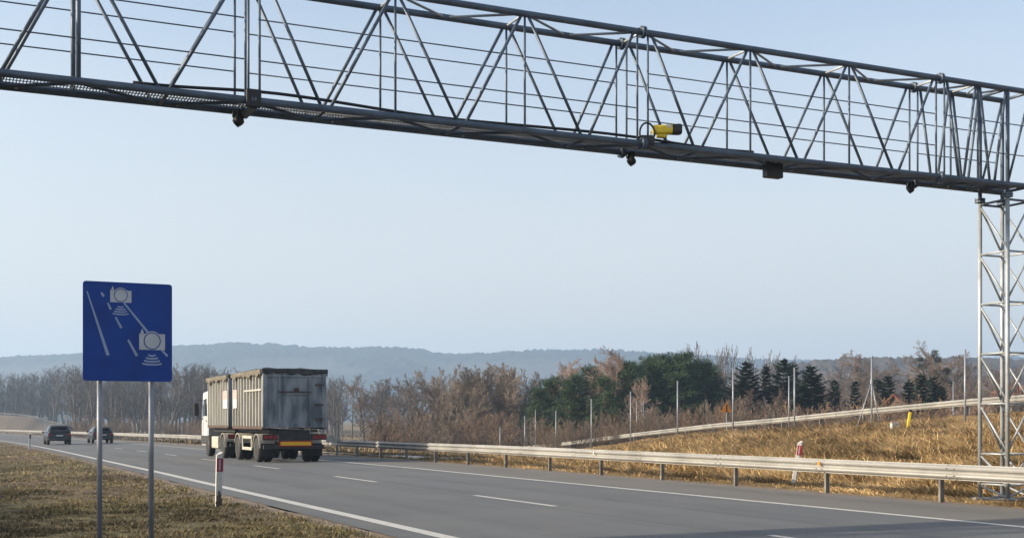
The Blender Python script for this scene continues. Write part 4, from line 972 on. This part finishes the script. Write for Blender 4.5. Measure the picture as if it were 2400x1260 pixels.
willow = [Proto(*grow(50+i, 8.5, .17, .08, .66, .30, 4, (17,9,7,6), .26, 0, 3, .50, .016, lambda f: 1.0-.25*f, .36), M['bark'], M['twig_ochre']) for i in range(3)]
birch = [Proto(*grow(70+i, 11, .13, .28, .70, .25, 4, (26,10,8,6), .26, .25, 1, .46, .014, lambda f: .75+.35*math.sin(f*3.0)-.35*f, 0, 0), M['birch'], M['twig_birch']) for i in range(2)]
slim = [Proto(*grow(80+i, 14, .11, .30, .42, .6, 3, (22,9,6), .18, 0, 1, .24, .02, lambda f: .9-.4*f), M['bark_grey'], M['twig_grey']) for i in range(3)]
scrub = [Proto(*grow(90+i, 3.6, .035, .10, .45, .5, 3, (9,6,4), .25, 0, 6, .5, .009, None, .45), M['bark'], M['twig_red'] if i < 3 else M['twig_ochre']) for i in range(5)]
def needle_quads(cm, c, r, n, ln, wd, rd, flat=.8, up=.25):
    for _ in range(n):
        d = Vector((rd.gauss(0,1), rd.gauss(0,1), rd.gauss(0,1)*flat+up)).normalized(); p = c+d*r*rd.uniform(.25,1); e = (d+Vector((rd.gauss(0,.6), rd.gauss(0,.6), rd.gauss(0,.5)))).normalized()
        s_ = e.cross(Vector((rd.gauss(0,1), rd.gauss(0,1), rd.gauss(0,1)))).normalized()*wd/2; cm.add([p-s_, p+s_, p+e*ln+s_*.4, p+e*ln-s_*.4], [(0,1,2,3)])
def pine(seed, H, r, cr):
    rd = random.Random(seed); tm, cm = MB(), MB(); tm.sm = True
    pts = [Vector((0,0,-.2))]; 
    for i in range(6): pts.append(pts[-1]+Vector((rd.gauss(0,.12), rd.gauss(0,.12), H/6)))
    tm.tube(pts, [r*(1-.8*i/6) for i in range(7)], 8, False)
    for i in range(64):
        f = .10+.90*(i/64); k = min(int(f*6), 5); q = pts[k].lerp(pts[k+1], f*6-k); a = rd.random()*6.28
        L = cr*(1.05-.80*max(0, (f-.40)/.6)**1.3)*rd.uniform(.5,1.15)*(.65+.35*min(1, (f-.1)/.3)); d = Vector((math.cos(a), math.sin(a), rd.uniform(.05,.5)+.5*(f > .8)))
        e = q+d*L; mid = q.lerp(e, .5)+Vector((0,0,-.1)); tm.tube([q, mid, e], [r*.28*(1-.6*f), r*.16, .015], 4, False)
        for g_ in (.45,.7,1.0):
            c = q.lerp(e, g_)+Vector((rd.gauss(0,.15), rd.gauss(0,.15), .1)); needle_quads(cm, c, .52*rd.uniform(.7,1.2), 44, .27, .06, rd, .65, .3)
    return tm, cm
def fir(seed, H, r, cr):
    rd = random.Random(seed); tm, cm = MB(), MB(); tm.tube([(0,0,-.2),(0,0,H*.6),(0,0,H)], [r,r*.5,.01], 7, False)
    z = .5
    while z < H-.15:
        f = z/H; L = cr*(1-f)**.85*rd.uniform(.85,1.1)+.12; nb = 9 if f < .7 else 6; a0 = rd.random()*6
        for b in range(nb):
            a = a0+6.283*b/nb+rd.gauss(0,.22); d = Vector((math.cos(a), math.sin(a), .05-.35*(1-f)+.5*f)); l = L*rd.uniform(.5,1.3); n = max(3, int(l/.16))
            for i in range(n):
                g_ = (i+.6)/n; p = Vector((0,0,z))+d*l*g_+Vector((0,0,.12*l*g_*g_)); w_ = .36*l*(1.1-g_)+.10
                for s_ in (-1, 1):
                    e = Vector((-math.sin(a), math.cos(a), 0))*s_*w_+d*.35*w_+Vector((0,0,-.20*w_*rd.uniform(.2,1.6))); h_ = d.normalized()*(.07+.03*rd.random())+Vector((0,0,.03))
                    cm.add([p-h_, p+h_, p+e+h_*.3, p+e-h_*.3], [(0,1,2,3)])
        z += (.30+.06*rd.random())*(.7+.5*(1-f))
    needle_quads(cm, Vector((0,0,H-.25)), .12, 24, .3, .04, rd, 1, 1.5); return tm, cm
pines = [Proto(*pine(100+i, 9, .15, 2.3), M['bark_pine'], M['needle']) for i in range(3)]
firs = [Proto(*fir(120+i, 7, .11, 1.7+.25*i), M['bark'], M['needle_dark']) for i in range(5)]
hd = thing('shadow_hedge', 'unseen dark hedge along the median just left of the view', 'shadow_hedge', P(-2.7, 30), th0); _rd = random.Random(3); mb = MB(); mt_ = MB(); mt_.sm = True  # unseen row of foliage, added to cast shade onto the left verge
for y in np.arange(-24, 40, .32):
    for k in range(6): needle_quads(mb, Vector((_rd.gauss(0,.22), y+_rd.gauss(0,.15), .12+.27*k+_rd.gauss(0,.05))), .30, 62, .085, .055, _rd, .8, .1)
    mt_.tube([(0,y,-.1),(_rd.gauss(0,.05),y,.7)], [.03,.012], 5, False)
mb.build('foliage', M['needle_dark'], hd); mt_.build('stems', M['bark'], hd)
def zt(yt, Yd): return EYE-(yt-HY)*Yd/FPX
def put(prs, name, label, cat, px, yt, Yd, group, wide=1.0, i=None):
    x, y, z = at(px, Yd); h = zt(yt, Yd)-z; return plant(prs[random.randrange(len(prs)) if i is None else i], name, label, cat, (x, y, z), h, None, group, wide)
# far wood on the left and behind the truck
for k in range(168):
    px = random.uniform(-90, 800); Yd = random.uniform(300, 360) if px > 175 else random.uniform(450, 510); lim = np.interp(px, [-90,0,60,150,190,300,400,470,560,640,720,800], [872,868,872,852,850,862,852,850,862,884,890,880])
    put(tall, 'bare_tree', 'tall bare grey tree in the front of the far wood behind the sign and truck', 'tree', px, lim+random.uniform(-4, 34)+(34 if px > 560 and random.random() < .5 else 0), Yd, 'trees of the far bare wood', random.uniform(1.3,2.1))
# the rest of that wood, standing behind its first trees, reads as one mass
_rd = random.Random(21); mb = MB()
for k in range(240):
    px = _rd.uniform(-100, 800); Yd = _rd.uniform(365, 440) if px > 175 else _rd.uniform(515, 600); x, y, z = at(px, Yd)
    H = EYE-(np.interp(px, [-90,0,60,150,190,300,400,470,560,640,720,800], [872,868,872,852,850,862,852,850,876,890,894,888])+_rd.uniform(2, 26)-HY)*Yd/FPX-z
    mb.tube([(x,y,z-.2),(x+_rd.gauss(0,.3),y,z+H*.55),(x+_rd.gauss(0,.5),y,z+H)], [.19,.12,.02], 4, False)
    for j in range(64):
        f = _rd.uniform(.22, 1); L = H*.20*(1.25-f)*_rd.uniform(.6,1.3); a = _rd.random()*6.28; p = Vector((x, y, z+H*f*.97)); e = p+Vector((math.cos(a)*L, math.sin(a)*L, L*_rd.uniform(.3,1.3))); mb.tube([p, p.lerp(e,.5)+Vector((0,0,-.1*L)), e], [.05,.035,.015], 3, False)
        for q in range(3): g_ = _rd.uniform(.3,1); c = p.lerp(e, g_); mb.tube([c, c+Vector((_rd.gauss(0,.5), _rd.gauss(0,.5), _rd.uniform(.3,1.3)))], [.03,.012], 3, False)
tag(mb.build('wood', M['twig_grey']), 'grey mass of the far bare wood behind its first trees', 'wood', kind='stuff')
# single and clustered bare trees right of the truck
put(broad, 'bare_tree', 'bare tree with forked dark trunk just right of the truck', 'tree', 855, 874, 205, 'bare trees in the field', 1.0, 0)
put(tall, 'bare_tree', 'slim dark bare tree close beside the container', 'tree', 786, 878, 240, 'bare trees in the field', 1.15, 1); put(tall, 'bare_tree', 'second slim dark bare tree beside the container', 'tree', 803, 880, 250, 'bare trees in the field', 1.1, 2)
for px, yt, Yd in ((825,885,280),(880,882,290),(905,888,300),(925,895,290),(940,893,270),(955,882,285),(975,890,300),(995,892,280),(1010,900,290),(965,898,320),(890,895,330),(1003,884,310),(845,890,310),(930,890,330)):
    put(tall if px % 2 else broad, 'bare_tree', 'purple brown bare tree in the row between truck and round clump', 'tree', px, yt, Yd, 'bare trees behind the field', 1.3)
for px, yt, Yd in ((1030,872,172),(1060,856,170),(1085,852,176),(1110,858,168),(1130,866,180),(1150,858,172),(1175,848,170),(1200,845,176),(1222,852,182),(1100,880,160),(1165,876,162),(1045,880,180),(1215,872,168)):
    put(willow, 'bare_tree', 'bushy ochre bare tree in the dense round clump', 'tree', px, yt, Yd, 'trees of the dense round clump', .95)
# pines and birches
for px, yt, Yd, lb in ((1272,902,150,'lowest dark pine at the left edge of the pine grove'),(1300,876,152,'dark pine second from the left edge of the grove'),(1322,892,146,'short pine under the left pink birch'),(1352,868,150,'dark pine between the two pink birches, left one'),(1385,848,152,'tall dark pine just left of the large pink birch'),(1400,880,148,'shorter dark pine touching the large pink birch'),(1478,842,152,'dark pine just right of the large pink birch'),(1515,826,150,'tall dark pine left in the right pine group'),(1548,824,154,'tall dark pine in the middle of the right pine group'),(1572,848,148,'shorter pine in front of the right pine group'),(1605,814,150,'tallest dark pine of the grove'),(1632,838,154,'dark pine right of the tallest one'),(1655,834,150,'last dark pine at the right end of the grove'),(1500,870,146,'low pine in front of the right pine group'),(1590,868,144,'low broad pine under the tallest one')):
    put(pines, 'pine_tree', lb, 'tree', px, yt, Yd, 'pines of the dark grove', random.uniform(1.0,1.35))
for px, yt, Yd in ((1418,874,143),(1472,862,144),(1494,842,146),(1540,838,147),(1258,925,154),(1288,905,158),(1338,885,156),(1368,880,157),(1395,872,158),(1425,888,156),(1460,868,158),(1492,852,158),(1532,846,160),(1560,842,160),(1588,836,160),(1620,842,160),(1645,852,158),(1668,862,156)):
    put(pines, 'pine_tree', 'dark pine in the back row closing the pine grove', 'tree', px, yt, Yd, 'back row of the pine grove', random.uniform(1.1,1.4))
put(birch, 'birch_tree', 'left pinkish bare birch rising behind the pines', 'tree', 1332, 836, 158, 'pink bare birches', 1.1, 0); put(birch, 'birch_tree', 'large pinkish bare birch with pale trunk in the pine grove', 'tree', 1440, 808, 147, 'pink bare birches', 1.2, 1); put(birch, 'birch_tree', 'second pale trunked birch merged with the large pink birch', 'tree', 1420, 822, 150, 'pink bare birches', 1.1, 0); put(birch, 'birch_tree', 'small pinkish birch right of the large one', 'tree', 1508, 880, 140, 'pink bare birches', 1.0, 0)
put(birch, 'birch_tree', 'pinkish birch close behind the left pink birch', 'tree', 1318, 846, 164, 'pink bare birches', 1.3, 1)
for k in range(30):
    px = 1625+k*8.5+random.uniform(-4,4); put(slim, 'bare_tree', 'slender grey bare tree in the thin row behind pines and firs', 'tree', px, np.interp(px, [1620,1700,1800,1900], [806,804,822,850])+random.uniform(-6,16), random.uniform(200,235), 'thin row of slender bare trees', 1.2)
for px, yt, Yd, lb in ((1748,842,140,'dark fir first right of the pine grove, broad topped'),(1790,848,142,'dark fir second right of the pine grove'),(1832,836,140,'tallest dark fir of the middle row'),(1854,848,144,'narrow dark fir beside the tallest one'),(1898,852,128,'wide single fir with spreading lower branches'),(1870,884,134,'short fir filling left of the wide single fir'),(1958,886,140,'small dark fir left of the strutted pole'),(1998,890,138,'second small dark fir left of the strutted pole'),(2055,884,140,'small fir right behind the strutted pole'),(2083,878,136,'loose bluish fir right of the strutted pole'),(2130,886,118,'left fir of the dark right hand group'),(2160,874,116,'tallest fir of the dark right hand group'),(2188,878,120,'right fir of the dark right hand group'),(2205,900,116,'low fir at the right end of the dark group')):
    put(firs, 'fir_tree', lb, 'tree', px, yt, Yd, 'dark firs above the ramp', random.uniform(.9,1.55)).rotation_euler.x = random.gauss(0, .03)
def mistletoe(o, pts):
    for x, y, z, r in pts:
        mb = MB(); needle_quads(mb, Vector((0,0,0)), r*.75, 150, r*.45, r*.13, random.Random(int(z*100)), 1, 0); c = mb.build('mistletoe', M['mistle'], o); c.location = (x, y, z)
o = put(broad, 'bare_tree', 'large bare tree with dark mistletoe balls behind the firs', 'tree', 2190, 793, 190, 'large bare trees on the right', 1.15, 1); o.rotation_euler.z = .4
_hh = broad[1].h; mistletoe(o, [(x, y, f*_hh, r*1.15) for x, y, f, r in [(-1.9,0,.62,.5),(-1.2,.5,.74,.5),(-.3,-.4,.86,.45),(.7,.3,.80,.5),(1.6,0,.70,.45),(-2.4,.2,.53,.5),(.1,.4,.68,.52),(2.3,.2,.58,.42),(-.8,0,.57,.5),(1.1,-.3,.62,.4),(-1.6,.3,.80,.4)]])
put(broad, 'bare_tree', 'bare tree overlapping the left side of the mistletoe tree', 'tree', 2158, 822, 200, 'large bare trees on the right', 1.2, 0); put(broad, 'bare_tree', 'bare tree overlapping the right side of the mistletoe tree', 'tree', 2222, 824, 205, 'large bare trees on the right', 1.2, 2)
put(broad, 'bare_tree', 'bare tree at the right shoulder of the wide pale one', 'tree', 2080, 836, 255, 'large bare trees on the right', 1.2, 1); put(broad, 'bare_tree', 'bare tree close left of the strutted pole top', 'tree', 2012, 838, 245, 'large bare trees on the right', 1.2, 0)
put(broad, 'bare_tree', 'wide pale bare tree behind the strutted pole', 'tree', 2040, 818, 250, 'large bare trees on the right', 1.25, 2)
put(broad, 'bare_tree', 'faint bare tree left of the wide pale one', 'tree', 1975, 845, 260, 'large bare trees on the right', 1.0, 0)
for px, yt, Yd, lb in ((2300,850,150,'brown bare tree behind the left tower leg'),(2262,862,160,'brown bare tree beside the last bank pole'),(2345,858,140,'brown bare tree seen through the tower'),(2395,852,150,'bare tree at the right picture edge'),(2440,845,150,'bare tree beyond the right picture edge')):
    o = put(broad, 'bare_tree', lb, 'tree', px, yt, Yd, 'brown bare trees behind the tower', 1.0)
for k in range(24):
    px = random.uniform(1900, 2420); put(tall, 'bare_tree', 'bare grey tree of the wood below the right rise', 'tree', px, random.uniform(868, 900), random.uniform(230,330), 'trees below the right rise', 1.4)
for k in range(14):
    px = random.uniform(1680, 2120); put(broad, 'bare_tree', 'low grey brown bare tree among the dark firs', 'tree', px, random.uniform(890, 925), random.uniform(126, 160), 'low bare trees among the firs', 1.1)
# scrub belt
def shrub(px, yt, Yd, label, group, wide): 
    put(scrub, 'shrub', label, 'shrub', px, yt, Yd, group, wide)
for k in range(120):
    px = random.uniform(1240, 2330); Yd = random.uniform(108, 140)-(px-1240)/1090*26
    shrub(px, np.interp(px, [1240,1330,1450,1600,1750,1900,2050,2330], [1002,985,970,945,935,945,940,940])+random.uniform(-14, 24), Yd, 'reddish brown bare shrub in the thicket behind the ramp rail', 'shrubs of the thicket behind the ramp', random.uniform(1.0,1.5))
for k in range(60):
    px = random.uniform(880, 1290); shrub(px, random.uniform(950, 1005), random.uniform(132,175), 'brown bare shrub in the low thicket under the round clump', 'shrubs under the round clump', random.uniform(1.1,1.7))
for k in range(26):
    px = random.uniform(180, 480); shrub(px, random.uniform(968, 988), random.uniform(240,300), 'pale brown shrub at the foot of the far wood', 'shrubs along the far wood', 1.5)

# ------------------------------------------------------------------ haze
mb = MB(); zlo, zhi = float(min(GZ.min(), FIELD-8))-1.0, 240.0; mb.box((0, 1750, (zlo+zhi)/2), (7600, 4300, zhi-zlo))
hm = bpy.data.materials.new('haze'); hm.use_nodes = True; t = hm.node_tree
for n_ in list(t.nodes):
    if n_.type == 'BSDF_PRINCIPLED': t.nodes.remove(n_)
pv = t.nodes.new('ShaderNodeVolumePrincipled'); pv.inputs['Color'].default_value = (.41,.575,.80,1); pv.inputs['Density'].default_value = .00036; pv.inputs['Anisotropy'].default_value = .2
t.links.new(pv.outputs[0], t.nodes['Material Output'].inputs['Volume'])
tag(mb.build('haze', hm), 'pale blue air haze over the whole landscape', 'haze', kind='stuff')
